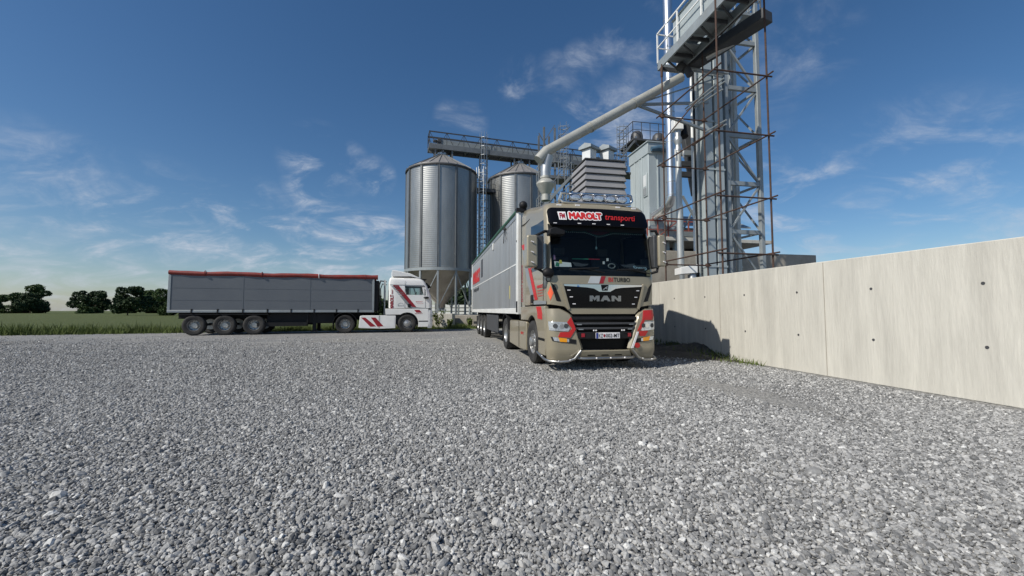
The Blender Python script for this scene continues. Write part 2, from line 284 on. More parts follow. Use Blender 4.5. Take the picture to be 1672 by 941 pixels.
# ================================================================ SETTING
# ---- ground: one sheet to the horizon, gravel in the yard, rough grass beyond
def ground():
    m=bpy.data.materials.new('gravel_ground'); m.use_nodes=True; N=m.node_tree.nodes; L=m.node_tree.links; p=N['Principled BSDF']; p.inputs['Roughness'].default_value=.9; p.inputs['Specular IOR Level'].default_value=.25
    tc=N.new('ShaderNodeTexCoord'); P=tc.outputs['Object']
    def vor(sc,feat='F1',rnd=1):
        v=N.new('ShaderNodeTexVoronoi'); v.inputs['Scale'].default_value=sc; v.feature=feat; L.new(P,v.inputs['Vector']); return v
    def noi(sc,det=6,ro=.6):
        n=N.new('ShaderNodeTexNoise'); n.inputs['Scale'].default_value=sc; n.inputs['Detail'].default_value=det; n.inputs['Roughness'].default_value=ro; L.new(P,n.inputs['Vector']); return n.outputs['Fac']
    def ramp(x,*st):
        r=N.new('ShaderNodeValToRGB'); L.new(x,r.inputs[0]); e=r.color_ramp.elements
        while len(e)<len(st): e.new(.5)
        for el,(q,c) in zip(e,st): el.position=q; el.color=(*c,1)
        return r.outputs[0]
    def mix(a,b,f,mode='MIX'):
        x=N.new('ShaderNodeMixRGB'); x.blend_type=mode
        for i,q in ((0,f),(1,a),(2,b)):
            if isinstance(q,(int,float)): x.inputs[i].default_value=q
            elif isinstance(q,tuple): x.inputs[i].default_value=(*q,1)
            else: L.new(q,x.inputs[i])
        return x.outputs[0]
    v1=vor(34); v2=vor(19)
    sep=N.new('ShaderNodeSeparateColor'); L.new(v1.outputs['Color'],sep.inputs[0])
    stone=ramp(sep.outputs[0],(0,(.15,.15,.147)),(.5,(.265,.262,.254)),(1,(.44,.435,.42)))
    fine=ramp(noi(130,3,.7),(.3,(.6,.6,.6)),(.7,(1.3,1.3,1.3)))
    c=mix(stone,fine,.5,'MULTIPLY')
    big=ramp(noi(.35,5,.6),(.35,(.86,.87,.89)),(.65,(1.08,1.06,1.03))); c=mix(c,big,1.0,'MULTIPLY')
    # worn sandy patches
    sm=N.new('ShaderNodeMapRange'); sm.inputs[1].default_value=.56; sm.inputs[2].default_value=.74; sm.inputs[4].default_value=.55; L.new(noi(.22,5,.55),sm.inputs[0])
    c=mix(c,(.25,.22,.165),sm.outputs[0])
    # driven-over lanes and a compacted patch: dusty fines instead of loose stone
    def mth(op,a,b=None):
        m_=N.new('ShaderNodeMath'); m_.operation=op
        for i,q in ((0,a),(1,b)):
            if q is None: continue
            if isinstance(q,(int,float)): m_.inputs[i].default_value=q
            else: L.new(q,m_.inputs[i])
        return m_.outputs[0]
    sp_=N.new('ShaderNodeSeparateXYZ'); L.new(P,sp_.inputs[0])
    wob=mth('MULTIPLY',mth('SUBTRACT',noi(.5,4,.5),.5),1.0)
    lxx=mth('ADD',mth('ADD',mth('MULTIPLY',mth('SUBTRACT',sp_.outputs[0],1.95),math.cos(R(11))),mth('MULTIPLY',mth('SUBTRACT',sp_.outputs[1],8.545),math.sin(R(11)))),wob)
    lane=N.new('ShaderNodeMapRange'); lane.inputs[1].default_value=.55; lane.inputs[2].default_value=.12; L.new(mth('ABSOLUTE',mth('SUBTRACT',mth('ABSOLUTE',lxx),1.05)),lane.inputs[0])
    c=mix(c,(.36,.35,.32),mth('MULTIPLY',mth('MULTIPLY',lane.outputs[0],noi(2.5,6,.7)),.9))
    # a second pair of lanes curves across towards the white lorry
    cur=mth('SUBTRACT',mth('ADD',mth('ADD',sp_.outputs[1],mth('MULTIPLY',sp_.outputs[0],-.28)),wob),17.5)
    ln2=N.new('ShaderNodeMapRange'); ln2.inputs[1].default_value=.7; ln2.inputs[2].default_value=.15; L.new(mth('ABSOLUTE',mth('SUBTRACT',mth('ABSOLUTE',cur),1.1)),ln2.inputs[0])
    c=mix(c,(.36,.35,.32),mth('MULTIPLY',mth('MULTIPLY',ln2.outputs[0],noi(2.2,6,.7)),.8))
    gr=ramp(noi(1.3,8,.7),(.3,(.05,.07,.018)),(.55,(.09,.11,.035)),(.75,(.17,.15,.075)))
    sx=N.new('ShaderNodeSeparateXYZ'); L.new(P,sx.inputs[0])
    e=N.new('ShaderNodeMath'); e.operation='MULTIPLY_ADD'; L.new(noi(.8,6,.7),e.inputs[0]); e.inputs[1].default_value=3.0; L.new(sx.outputs[1],e.inputs[2])
    # the yard's far edge runs parallel to the white lorry
    ed=N.new('ShaderNodeMath'); ed.operation='MULTIPLY_ADD'; L.new(sx.outputs[0],ed.inputs[0]); ed.inputs[1].default_value=-.36; L.new(e.outputs[0],ed.inputs[2])
    gm=N.new('ShaderNodeMapRange'); gm.inputs[1].default_value=30.6; gm.inputs[2].default_value=31.4; L.new(ed.outputs[0],gm.inputs[0])
    c=mix(c,gr,gm.outputs[0]); L.new(c,p.inputs['Base Color'])
    h=N.new('ShaderNodeMath'); h.operation='MULTIPLY_ADD'; L.new(v1.outputs['Distance'],h.inputs[0]); h.inputs[1].default_value=-1.0
    hm=N.new('ShaderNodeMath'); hm.operation='MULTIPLY'; L.new(v2.outputs['Distance'],hm.inputs[0]); hm.inputs[1].default_value=-.8; L.new(hm.outputs[0],h.inputs[2])
    b=N.new('ShaderNodeBump'); b.inputs['Strength'].default_value=.9; b.inputs['Distance'].default_value=.03; L.new(h.outputs[0],b.inputs['Height']); L.new(b.outputs[0],p.inputs['Normal'])
    mb=MB(); mb.add([(-900,-60,0),(900,-60,0),(900,1500,0),(-900,1500,0)],[(0,1,2,3)])
    mb.build('ground',m,None,0,kind='structure')
ground()
# ---- loose crushed stones lying on the yard (too many to count): instances on a point mesh
RX,RY=math.cos(R(11)),math.sin(R(11))
def gravel():
    pts=[];sc=[]
    y=1.5
    while y<20:
        s=.0212 if y<5 else .0212+(y-5)*.0027
        x0=-1.33*y-1.0; x1=min(1.33*y+1.0,(5.2+.19*(10.75-y)/.98)); n=int((x1-x0)/s)
        xs=x0+(np.arange(n)+.5+rng.uniform(-.48,.48,n))*s; ys=y+rng.uniform(-.5,.5,n)*s
        pts.append(np.stack([xs,ys],1)); sc.append(np.full(n,1.0)*rng.lognormal(-.06,.36,n)*(1 if y<5 else 1+(y-5)*.03)); y+=s*.92
    pts=np.concatenate(pts); sc=np.concatenate(sc)
    # thin out in worn patches
    f=np.sin(pts[:,0]*.9+1.3)*np.sin(pts[:,1]*.7+.4)+.6*np.sin(pts[:,0]*2.3+pts[:,1]*1.1)
    # wheel tracks run out from under the beige lorry, and a driven-over patch lies to its right
    lx=(pts[:,0]-1.95)*RX+(pts[:,1]-8.545)*RY+.10*np.sin(pts[:,1]*.8)
    ruts=np.exp(-((np.abs(lx)-1.05)/.30)**2)*np.clip((pts[:,1]-2.8)/3,0,1); worn=np.exp(-(((pts[:,0]-4.2)/2.2)**2+((pts[:,1]-6.3)/1.3)**2))+.7*np.exp(-(((pts[:,0]+2.6)/2.6)**2+((pts[:,1]-8.5)/1.6)**2))
    keep=rng.uniform(0,1,len(pts))<np.clip(.98-.12*(f>.5)-.55*ruts-.60*np.clip(worn,0,1)-np.clip((pts[:,1]-7)/12,0,1)**.8*.97,0,1)
    # not under the lorry's tyres
    pts=pts[keep]; sc=sc[keep]; n=len(pts)
    me=bpy.data.meshes.new('gravel'); me.vertices.add(n)
    z=rng.uniform(.0,.010,n); me.vertices.foreach_set('co',np.concatenate([pts,z[:,None]],1).astype(np.float32).ravel())
    a=me.attributes.new('size','FLOAT','POINT'); a.data.foreach_set('value',(sc*.0134).astype(np.float32))
    a=me.attributes.new('spin','FLOAT_VECTOR','POINT'); a.data.foreach_set('vector',np.stack([rng.uniform(-.9,.9,n),rng.uniform(-.9,.9,n),rng.uniform(0,6.28,n)],1).astype(np.float32).ravel())
    m=bpy.data.materials.new('crushed_stone'); m.use_nodes=True; N=m.node_tree.nodes; L=m.node_tree.links; p=N['Principled BSDF']; p.inputs['Roughness'].default_value=.85; p.inputs['Specular IOR Level'].default_value=.3
    oi=N.new('ShaderNodeObjectInfo'); r=N.new('ShaderNodeValToRGB'); L.new(oi.outputs['Random'],r.inputs[0]); e=r.color_ramp.elements; e[0].color=(.125,.126,.126,1); e[1].color=(.62,.615,.59,1); q=e.new(.55); q.color=(.305,.303,.295,1); q=e.new(.93); q.color=(.42,.415,.40,1)
    tc=N.new('ShaderNodeTexCoord'); nz=N.new('ShaderNodeTexNoise'); nz.inputs['Scale'].default_value=2.2; nz.inputs['Detail'].default_value=5; L.new(tc.outputs['Object'],nz.inputs[0])
    mr=N.new('ShaderNodeMapRange'); mr.inputs[1].default_value=.3; mr.inputs[2].default_value=.7; mr.inputs[3].default_value=.8; mr.inputs[4].default_value=1.2; L.new(nz.outputs['Fac'],mr.inputs[0])
    mm=N.new('ShaderNodeVectorMath'); mm.operation='SCALE'; L.new(r.outputs[0],mm.inputs[0]); L.new(mr.outputs[0],mm.inputs['Scale']); L.new(mm.outputs[0],p.inputs['Base Color'])
    g=bpy.data.node_groups.new('scatter_stones','GeometryNodeTree'); g.interface.new_socket('Geometry',in_out='INPUT',socket_type='NodeSocketGeometry'); g.interface.new_socket('Geometry',in_out='OUTPUT',socket_type='NodeSocketGeometry')
    n_=g.nodes; l=g.links; gi=n_.new('NodeGroupInput'); go=n_.new('NodeGroupOutput'); join=n_.new('GeometryNodeGeometryToInstance')
    for k in range(10):
        ico=n_.new('GeometryNodeMeshIcoSphere'); ico.inputs['Subdivisions'].default_value=1+(k%2); ico.inputs['Radius'].default_value=1
        pos=n_.new('GeometryNodeInputPosition'); ad=n_.new('ShaderNodeVectorMath'); ad.operation='ADD'; ad.inputs[1].default_value=(k*13.1,k*7.7,k*3.3); l.new(pos.outputs[0],ad.inputs[0])
        no=n_.new('ShaderNodeTexVoronoi'); no.inputs['Scale'].default_value=(1.3 if k%2==0 else .8); l.new(ad.outputs[0],no.inputs['Vector'])
        mr=n_.new('ShaderNodeMapRange'); mr.inputs[1].default_value=0; mr.inputs[2].default_value=1.1; mr.inputs[3].default_value=1.35; mr.inputs[4].default_value=.55; l.new(no.outputs['Distance'],mr.inputs[0])
        scl=n_.new('ShaderNodeVectorMath'); scl.operation='SCALE'; l.new(pos.outputs[0],scl.inputs[0]); l.new(mr.outputs[0],scl.inputs['Scale'])
        sq=n_.new('ShaderNodeVectorMath'); sq.operation='MULTIPLY'; sq.inputs[1].default_value=(random.uniform(.95,1.35),random.uniform(.65,.95),random.uniform(.5,.8)); l.new(scl.outputs[0],sq.inputs[0])
        sp=n_.new('GeometryNodeSetPosition'); l.new(ico.outputs[0],sp.inputs[0]); l.new(sq.outputs[0],sp.inputs['Position'])
        sm=n_.new('GeometryNodeSetMaterial'); sm.inputs['Material'].default_value=m; l.new(sp.outputs[0],sm.inputs[0]); l.new(sm.outputs[0],join.inputs[0])
    ip=n_.new('GeometryNodeInstanceOnPoints'); ip.inputs['Pick Instance'].default_value=True; l.new(gi.outputs[0],ip.inputs['Points']); l.new(join.outputs[0],ip.inputs['Instance'])
    na=n_.new('GeometryNodeInputNamedAttribute'); na.data_type='FLOAT'; na.inputs[0].default_value='size'; l.new(na.outputs[0],ip.inputs['Scale'])
    nb=n_.new('GeometryNodeInputNamedAttribute'); nb.data_type='FLOAT_VECTOR'; nb.inputs[0].default_value='spin'; er=n_.new('FunctionNodeEulerToRotation'); l.new(nb.outputs[0],er.inputs[0]); l.new(er.outputs[0],ip.inputs['Rotation'])
    l.new(ip.outputs[0],go.inputs[0])
    o=obj('gravel',me,None,kind='stuff',label='loose grey crushed stones covering the yard in the foreground',cat='gravel'); md=o.modifiers.new('scatter','NODES'); md.node_group=g
gravel()

# ---- concrete wall on the right, parallel to the beige lorry
TH=R(11); RV=Vector((math.cos(TH),math.sin(TH),0)); DV=Vector((-math.sin(TH),math.cos(TH),0))
WB=Vector((5.42,10.75,0))
def wall():
    t=thing('concrete_wall','pale cast concrete retaining wall beside the beige lorry, with its shadow across it','wall',WB,TH)
    mb=MB(); mb.box(0,.28,-9,11,0,2.19); mb.build('wall_panel',CONC,t,bevel=.012)
    jb=MB()
    for i in range(7): jb.box(-.004,.01,-8.8+i*2.9,-8.785+i*2.9,.02,2.17)
    jb.build('joint',CONC2,t)
    for i in range(8):
        for z in (.75,1.62):
            MB().cyl((-.006,-8.2+i*1.45,z),(.02,-8.2+i*1.45,z),.022,n=10).build('tie_hole',DKSTEEL,t)
wall()
def bank():     # dark soil heaped along the foot of the wall
    n=120;k=12; v=[];f=[]
    for i in range(n+1):
        for j in range(k+1):
            y=-6+15.5*i/n; x=-1.7+1.72*j/k; q=j/k
            amp=.30*min(1,max(0,(y+1.2)/2.2)); z=amp*q**1.4*(.75+.35*math.sin(y*1.7)+.3*math.sin(y*4.1+j))+random.uniform(-.025,.03)*(q>0)*amp/.3-.01
            v.append(WB+RV*x+DV*y+Vector((0,0,z)))
    for i in range(n):
        for j in range(k):
            a=i*(k+1)+j; f.append((a,a+1,a+k+2,a+k+1))
    MB().add(v,f).build('soil_bank',DIRT,None,60,kind='structure')
bank()

# ================================================================ LORRIES
def interp(tab,z):
    if z<=tab[0][0]: return tab[0][1:]
    for a,b in zip(tab,tab[1:]):
        if z<=b[0]:
            t=(z-a[0])/(b[0]-a[0]); return tuple(p+(q-p)*t for p,q in zip(a[1:],b[1:]))
    return tab[-1][1:]
def front_surf(tab):
    def s(x,z):
        w,yf,bow,rc=interp(tab,z)[:4]; ax=abs(x); xc=w-rc
        if ax<=xc: return yf+bow*(ax/w)**2
        a=min(ax-xc,rc*.9995); return yf+bow*(xc/w)**2+rc-math.sqrt(rc*rc-a*a)
    return s
BUMP=[(.2,1.19,.02,.10,.22),(.45,1.22,-.05,.10,.22),(1.1,1.22,-.05,.10,.22),(1.3,1.21,.0,.10,.20)]
bsurf=front_surf(BUMP)
def cab_shell(root,tab,shear,paint,holes,glassm,liner):
    """cab body lofted through horizontal rounded sections; faces that fall in `holes` become panes"""
    fx=[-1,-.8,-.55,-.28,0,.28,.55,.8,1]; sy=[.45,.95,1.6,2.1]
    rings=[]
    for z,w,yf,bow,rc,yr in tab:
        pts=[]; xc=w-rc; yc=yf+bow*(xc/w)**2; y0=yc+rc
        half=[(xc+rc*math.sin(R(a)),yc+rc*(1-math.cos(R(a)))) for a in (24,46,68,90)]
        half+= [(w,y0+.03+(q-.45)*(yr-.1-y0-.03)/(yr-.1-.45)) for q in sy]+[(w,yr-.08),(w-.03,yr-.02),(w-.10,yr)]
        pts=[(-x,y) for x,y in half[::-1]]+[(q*xc,yf+bow*(q*xc/w)**2) for q in fx]+half
        zs=lambda y: z+shear(y,z)
        rings.append([(x,y,zs(y)) for x,y in pts])
    # close the roof
    z,w,yf,bow,rc,yr=tab[-1]; top=rings[-1]; cx,cy=0,(yf+yr)/2
    for q,dz in ((.7,.025),(.35,.04)):
        rings.append([(x*q,cy+(y-cy)*q,zz+dz+ (shear(cy+(y-cy)*q,z)-shear(y,z))) for x,y,zz in top])
    n=len(top); V=[p for r in rings for p in r]; groups={None:[]}
    for h in holes: groups[h]=[]
    for i in range(len(rings)-1):
        for j in range(n):
            k=(j+1)%n; f=(i*n+j,i*n+k,(i+1)*n+k,(i+1)*n+j); c=sum((Vector(V[a]) for a in f),Vector())/4; key=None
            if i<len(tab)-1:
                for h,test in holes.items():
                    if test(c.x,c.y,(tab[i][0]+tab[i+1][0])/2): key=h
            groups[key].append(f)
    groups[None].append(tuple((len(rings)-1)*n+j for j in range(n)))
    out={}
    for key,fs in groups.items():
        used=sorted({a for f in fs for a in f}); mp={a:i for i,a in enumerate(used)}
        mb=MB(); mb.v=[V[a] for a in used]; mb.f=[tuple(mp[a] for a in f) for f in fs]
        name='cab_body' if key is None else ('windscreen' if 'wind' in key else 'side_window')
        o=mb.build(name,paint if key is None else (GLASS if 'wind' in key else glassm),root,50); out[key]=o
    return out
def xin(z):
    T=[(.2,.90),(.27,.74),(.46,.54),(1.15,.77),(1.22,.86),(1.30,1.03)]
    for a,b in zip(T,T[1:]):
        if z<=b[0]: return a[1]+(b[1]-a[1])*(z-a[0])/(b[0]-a[0])
    return T[-1][1]
def bumper_corner(s,yside=.27):
    zs=[.225,.25,.28,.34,.40,.46,.60,.75,.9,1.0,1.08,1.15,1.20,1.25,1.285]; rows=[]
    for z in zs:
        w,yf,bow,rc=interp(BUMP,z)[:4]; xc=w-rc; xi=min(xin(z),xc-.001) if xin(z)<xc else xc-.001; tk=.022*(1 if .3<z<.42 else 0)
        p=[(xi+(xc-xi)*q/6,bsurf(xi+(xc-xi)*q/6,z)) for q in range(7)]
        yc=yf+bow*(xc/w)**2; p+= [(xc+rc*math.sin(R(a)),yc+rc*(1-math.cos(R(a)))) for a in (15,30,45,60,75,90)]+[(w,(yc+rc+yside)/2+.0),(w,yside+.02)]
        rows.append([(s*x,y-(.018 if z<.42 else 0),z) for x,y in p])
    m=len(rows[0]); k=len(rows); mb=MB(); outer=[p for r in rows for p in r]; inner=[(x-s*.05,y+.05,z) for x,y,z in outer]
    N=m*k; fs=[]
    for i in range(k-1):
        for j in range(m-1):
            a=i*m+j; q=(a,a+1,a+m+1,a+m); fs+= [q,tuple(N+t for t in q[::-1])]
    bd=[j for j in range(m)]+[i*m+m-1 for i in range(1,k)]+[(k-1)*m+j for j in range(m-2,-1,-1)]+[i*m for i in range(k-2,0,-1)]
    for a,b in zip(bd,bd[1:]+bd[:1]): fs.append((a,b,N+b,N+a))
    return mb.add(outer+inner,fs)
# ---- wheels: one set of meshes, shared
def tyre_mesh(w=.30,r=.505,bead=.283):
    h=w/2; p=[(bead,-h*.8),(r*.80,-h),(r*.93,-h*.97),(r*.985,-h*.82),(r,-h*.55)]
    for q in (-.3,.3):
        p+= [(r,h*(q-.06)),(r*.972,h*(q-.045)),(r*.972,h*(q+.045)),(r,h*(q+.06))]
    p+= [(r,h*.55),(r*.985,h*.82),(r*.93,h*.97),(r*.80,h),(bead,h*.8)]
    return MB().lathe(p,40,'x',close=True).mesh('tyre',RUBBER,40)
def rim_mesh(dish):            # +x is outward
    mb=MB()
    if dish>0: prof=[(.288,-.12),(.288,.10),(.278,.120),(.268,.10),(.262,.02),(.255,.015),(.20,.075),(.165,.105),(.12,.11),(.115,.175),(.09,.19),(.0001,.192)]
    else: prof=[(.288,-.12),(.288,.10),(.278,.120),(.266,.10),(.262,-.02),(.245,-.06),(.20,-.075),(.15,-.075),(.145,.03),(.12,.06),(.0001,.062)]
    mb.lathe(prof,32,'x')
    zz=.095 if dish>0 else -.07
    for i in range(10):
        a=2*PI*i/10; mb.cyl((zz-.01,.168*math.cos(a),.168*math.sin(a)),(zz+.04,.168*math.cos(a),.168*math.sin(a)),.014,n=6)
    k=len(mb.f)
    for i in range(10):
        a=2*PI*(i+.5)/10; r=.222; x=.046 if dish>0 else -.066
        mb.tube([(x-.02,r*math.cos(a),r*math.sin(a)),(x+(.002 if dish<0 else .008),r*math.cos(a),r*math.sin(a))],.021,10)
    me=mb.mesh('rim',RIM,35); me.materials.append(BLACKP)
    for p in me.polygons:
        if p.index>=k: p.material_index=1
    return me
TYRE=tyre_mesh(); TYRED=tyre_mesh(.58); RIMF=rim_mesh(1); RIMR=rim_mesh(-1)
def wheel(root,x,y,side,rear=False,double=False):
    o=obj('wheel',RIMR if rear else RIMF,root,(x,y,.505),(0,random.uniform(0,.6)*0,0 if side>0 else PI))
    t=obj('tyre',TYRED if double else TYRE,o,(-.14 if double else 0,0,0)); return o
def side_panel(poly,x0,x1): return MB().prism(poly,x0,x1,'x')
def arc(c,r,a0,a1,n=12): return [(c[0]+r*math.cos(R(a0+(a1-a0)*i/n)),c[1]+r*math.sin(R(a0+(a1-a0)*i/n))) for i in range(n+1)]
def tractor(root,paint,tab,shear,csurf,wb,win):
    YF=1.475; YR=YF+wb
    holes={'windscreen':lambda x,y,z: 1.975<z<2.97 and y<.5 and abs(x)<1.125 and y<interp([q[:2]+q[2:] for q in tab],z)[1]+.16,
           'side_right':lambda x,y,z: x>1.1 and win[0]<z<win[1] and .44<y<1.66,'side_left':lambda x,y,z: x<-1.1 and win[0]<z<win[1] and .44<y<1.66}
    cab_shell(root,tab,shear,paint,holes,GLASSD,INTER)
    # inside of the cab
    MB().box(-1.12,1.12,.24,.80,1.5,2.14).add([],[]).build('dashboard',INTER,root,bevel=.05)
    MB().box(-1.15,1.15,1.62,1.66,1.5,3.06).box(-1.15,1.15,.40,1.66,3.05,3.08).box(-1.15,1.15,.3,1.66,1.45,1.5).build('cab_shade_lining',INTER,root)  # near-black lining, its colour standing in for the shade inside the cab
    for s in (-1,1):
        m=MB().box(s*.55-.26,s*.55+.26,.95,1.45,1.75,1.92).box(s*.55-.25,s*.55+.25,1.38,1.52,1.9,2.55).box(s*.55-.14,s*.55+.14,1.36,1.46,2.57,2.78); m.build('seat',INTERG,root,bevel=.04)
    pts=[(.52+.22*math.cos(q),.92-.10*math.sin(q),2.17+.20*math.sin(q)) for q in [2*PI*i/24 for i in range(24)]]
    MB().tube(pts,.016,8,closed=True).bar((.34,.92,2.17),(.70,.92,2.17),.05,.03).build('steering_wheel',INTERG,root)
    # lower sides
    for s in (-1,1):
        a,b=(s*1.14,s*1.226); poly=[(.29,.30),(.86,.30),(.845,.5)]+arc((1.475,.5),.63,178,54,14)+[(2.66,1.0),(2.68,1.345),(.29,1.345)]
        side_panel(poly,min(a,b),max(a,b)).build('wheel_arch_panel',paint,root,25,bevel=.012)
        MB().prism(arc((1.475,.5),.66,182,50,14)+arc((1.475,.5),.60,50,182,14),min(s*.80,s*1.19),max(s*.80,s*1.19),'x').build('wheel_housing',BLACKP,root)
        MB().box(min(s*1.20,s*1.232),max(s*1.20,s*1.232),.31,.84,.60,.655).build('step_recess',BLACKV,root)
        # fairing behind the front wheel
        fair=[(2.12,.24),(2.10,.94),(2.14,.965),(YR-.82,.965),(YR-.76,.90),(YR-.70,.30),(YR-.75,.27),(2.9,.22)]
        side_panel(fair,min(s*.86,s*1.21),max(s*.86,s*1.21)).build('tank_fairing',paint,root,25,bevel=.02)
        MB().box(min(s*1.2,s*1.214),max(s*1.2,s*1.214),3.0,3.015,.26,.955).box(min(s*1.2,s*1.214),max(s*1.2,s*1.214),2.96,2.97,.26,.955).build('fairing_seam',BLACKV,root)
        MB().box(min(s*1.05,s*1.19),max(s*1.05,s*1.19),1.98,2.0,.16,.62).build('mudflap',BLACKP,root)
        # rear mudguard
        MB().prism(arc((YR,.53),.62,12,168,16)+arc((YR,.53),.595,168,12,16),min(s*.60,s*1.24),max(s*.60,s*1.24),'x').build('mudguard',BLACKP,root)
        MB().box(min(s*.62,s*1.22),max(s*.62,s*1.22),YR+.60,YR+.62,.22,.70).build('mudflap',BLACKP,root)
        MB().box(min(s*.36,s*.44),max(s*.36,s*.44),.55,YR+.95,.72,1.0).build('chassis_rail',BLACKP,root)
        wheel(root,s*1.075,YF,s); wheel(root,s*1.08,YR,s,True,True)
        # door outline and handle
        q=s*1.2125
        d=MB()
        for (y0,z0,y1,z1) in ((.46,1.38,.46,2.05),(1.62,1.38,1.62,2.95),(.46,1.385,1.62,1.385)):
            d.box(min(q,q+s*.004),max(q,q+s*.004),min(y0,y1)-.006,max(y0,y1)+.006,min(z0,z1)-.006,max(z0,z1)+.006)
        d.build('door_seam',BLACKV,root)
        MB().box(min(q,q+s*.035),max(q,q+s*.035),1.30,1.46,1.42,1.62).build('door_handle',BLACKP,root,bevel=.012)
    MB().box(-.85,.85,.30,2.5,.45,1.3).build('engine_block',DKSTEEL,root,bevel=.05)
    MB().box(-1.14,1.14,.26,2.55,1.27,1.41).build('cab_floor',BLACKV,root)
    MB().cyl((-1.0,YF,.5),(1.0,YF,.5),.06).build('front_axle',DKSTEEL,root); MB().cyl((-1.0,YR,.5),(1.0,YR,.5),.09).ball((0,YR,.5),.2).build('rear_axle',DKSTEEL,root)
    MB().prism([(-.45,YR-.45),(.45,YR-.45),(.5,YR+.1),(.25,YR+.5),(-.25,YR+.5),(-.5,YR+.1)],1.0,1.12,'z').build('fifth_wheel',DKSTEEL,root,bevel=.02)
    # front: apron, grille, lamps, bumper
    P=lambda nm,poly,off,th,m,sf=csurf,step=.09,par=root,bev=0: patch(poly,sf,off,th,step).build(nm,m,par,30,bevel=bev)
    P('front_panel',[(-1.15,1.375),(-.86,1.33),(-.70,1.175),(.70,1.175),(.86,1.33),(1.15,1.375),(1.15,1.43),(-1.15,1.43)],.008,.08,paint)
    P('grille',[(-.88,1.795),(.88,1.795),(.745,1.30),(-.745,1.30)][::-1],.016,.03,BLACKG)
    for s in (-1,1):
        f=[(-.945,1.815),(-.90,1.815),(-.755,1.285),(-.80,1.262)]; P('grille_frame',f if s<0 else mir(f),.030,.05,paint,bev=.008)
        v=[(-1.15,1.83),(-1.06,1.76),(-.925,1.42),(-1.03,1.45),(-1.11,1.69)]; P('air_vent',v if s<0 else mir(v),.006,.02,BLACKP,step=.05)
        bumper_corner(s).build('bumper_corner',paint,root,40)
        lp=[(-1.20,1.02),(-.84,1.008),(-.775,.875),(-.815,.812),(-1.185,.838)]
        fp=[(-1.165,.712),(-.655,.65),(-.655,.562),(-1.13,.622)]
        h=P('headlight',lp if s<0 else mir(lp),.012,.05,LAMPG,bsurf,.05,bev=.006)
        for cx in (1.08,.95,.86): patch([(s*cx+.048*math.cos(a),.93+.048*math.sin(a)) for a in [2*PI*i/12 for i in range(12)]],bsurf,.018,.02,.2).build('lens',DKSTEEL if cx!=.95 else CHROME,h)
        g=P('fog_lamp',fp if s<0 else mir(fp),.010,.05,BLACKP,bsurf,.06)
        ap=[(-1.02,.697),(-.845,.674),(-.845,.600),(-.99,.610)]; bp=[(-1.13,.705),(-1.01,.692),(-.99,.615),(-1.10,.628)]; cp=[(-.855,.668),(-.80,.66),(-.80,.60),(-.855,.604)]
        P('indicator',ap if s<0 else mir(ap),.018,.02,AMBER,bsurf,.06,par=g); P('lens',bp if s<0 else mir(bp),.016,.02,LAMPG,bsurf,.06,par=g); P('lens',cp if s<0 else mir(cp),.016,.02,LAMPG,bsurf,.06,par=g)
        w_=[(s*.62,-.015,2.07),(s*.35,-.02,2.10)]
    P('lower_grille',[(-.86,1.20),(.86,1.20),(.56,.43),(-.56,.43)][::-1],-.14,.04,BLACKV,bsurf)
    for z,hw in ((.975,.70),(.875,.665)):
        P('grille_bar',[(-hw,z-.02),(hw,z-.02),(hw+.01,z+.022),(-hw-.01,z+.022)],-.005,.05,DARKGREY,bsurf,bev=.008)
        for s in (-1,1): P('bar_end',[(s*(hw-.12)-.05,z-.026),(s*(hw-.12)+.05,z-.026),(s*(hw-.12)+.05,z-.006),(s*(hw-.12)-.05,z-.006)],.002,.03,SILV,bsurf)
    P('grille_bar',[(-.70,1.06),(.70,1.06),(.72,1.12),(-.72,1.12)],-.02,.05,BLACKP,bsurf)
    P('plate_carrier',[(-.60,.66),(.60,.66),(.62,.80),(-.62,.80)],-.012,.05,BLACKP,bsurf,bev=.01)
    P('valance',[(-.60,.285),(.60,.285),(.54,.425),(-.54,.425)],.0,.08,paint,bsurf,bev=.02)
    return P
def wipers(root,csurf):
    for s,x0,x1 in ((1,-.75,-.12),(1,.30,.95)):
        pts=[(x0+(x1-x0)*i/6,csurf(x0+(x1-x0)*i/6,2.11+.03*i/6)-.035,2.11+.03*i/6) for i in range(7)]
        MB().tube(pts,.016,6).tube([(x1+.12,csurf(x1,2.05)-.03,2.045),pts[3]],.012,6).build('wiper',BLACKP,root)
def mirror(root,s,paint,x0=1.44,x1=1.67,z0=2.13,z1=2.80,xi=1.30):
    t=MB(); t.prism(rrect(min(s*x0,s*x1),max(s*x0,s*x1),z0,z1,.05),.02,.30,'y'); m=t.build('mirror',paint,root,30,bevel=.03)
    MB().prism(rrect(min(s*xi,s*(x0+.02)),max(s*xi,s*(x0+.02)),z0-.03,z1+.0,.04),.08,.33,'y').build('mirror_housing',DARKGREY,m,30,bevel=.02)
    MB().tube([(s*1.16,.16,z1+.10),(s*1.26,.12,z1+.10),(s*(x0+.06),.14,z1-.02)],.03,8).build('mirror_arm',BLACKP,m)
    MB().tube([(s*1.16,.16,z0-.14),(s*1.28,.12,z0-.10),(s*(x0+.04),.14,z0+.02)],.028,8).build('mirror_arm',BLACKP,m)
    for z in (z0+.10,z0+.31,z0+.52):
        MB().cyl((s*(x0+.12)-.03,.0,z+.012),(s*(x0+.12)+.03,.0,z-.012),.012,n=8).build('stud_light',WHITE,m)
    return m
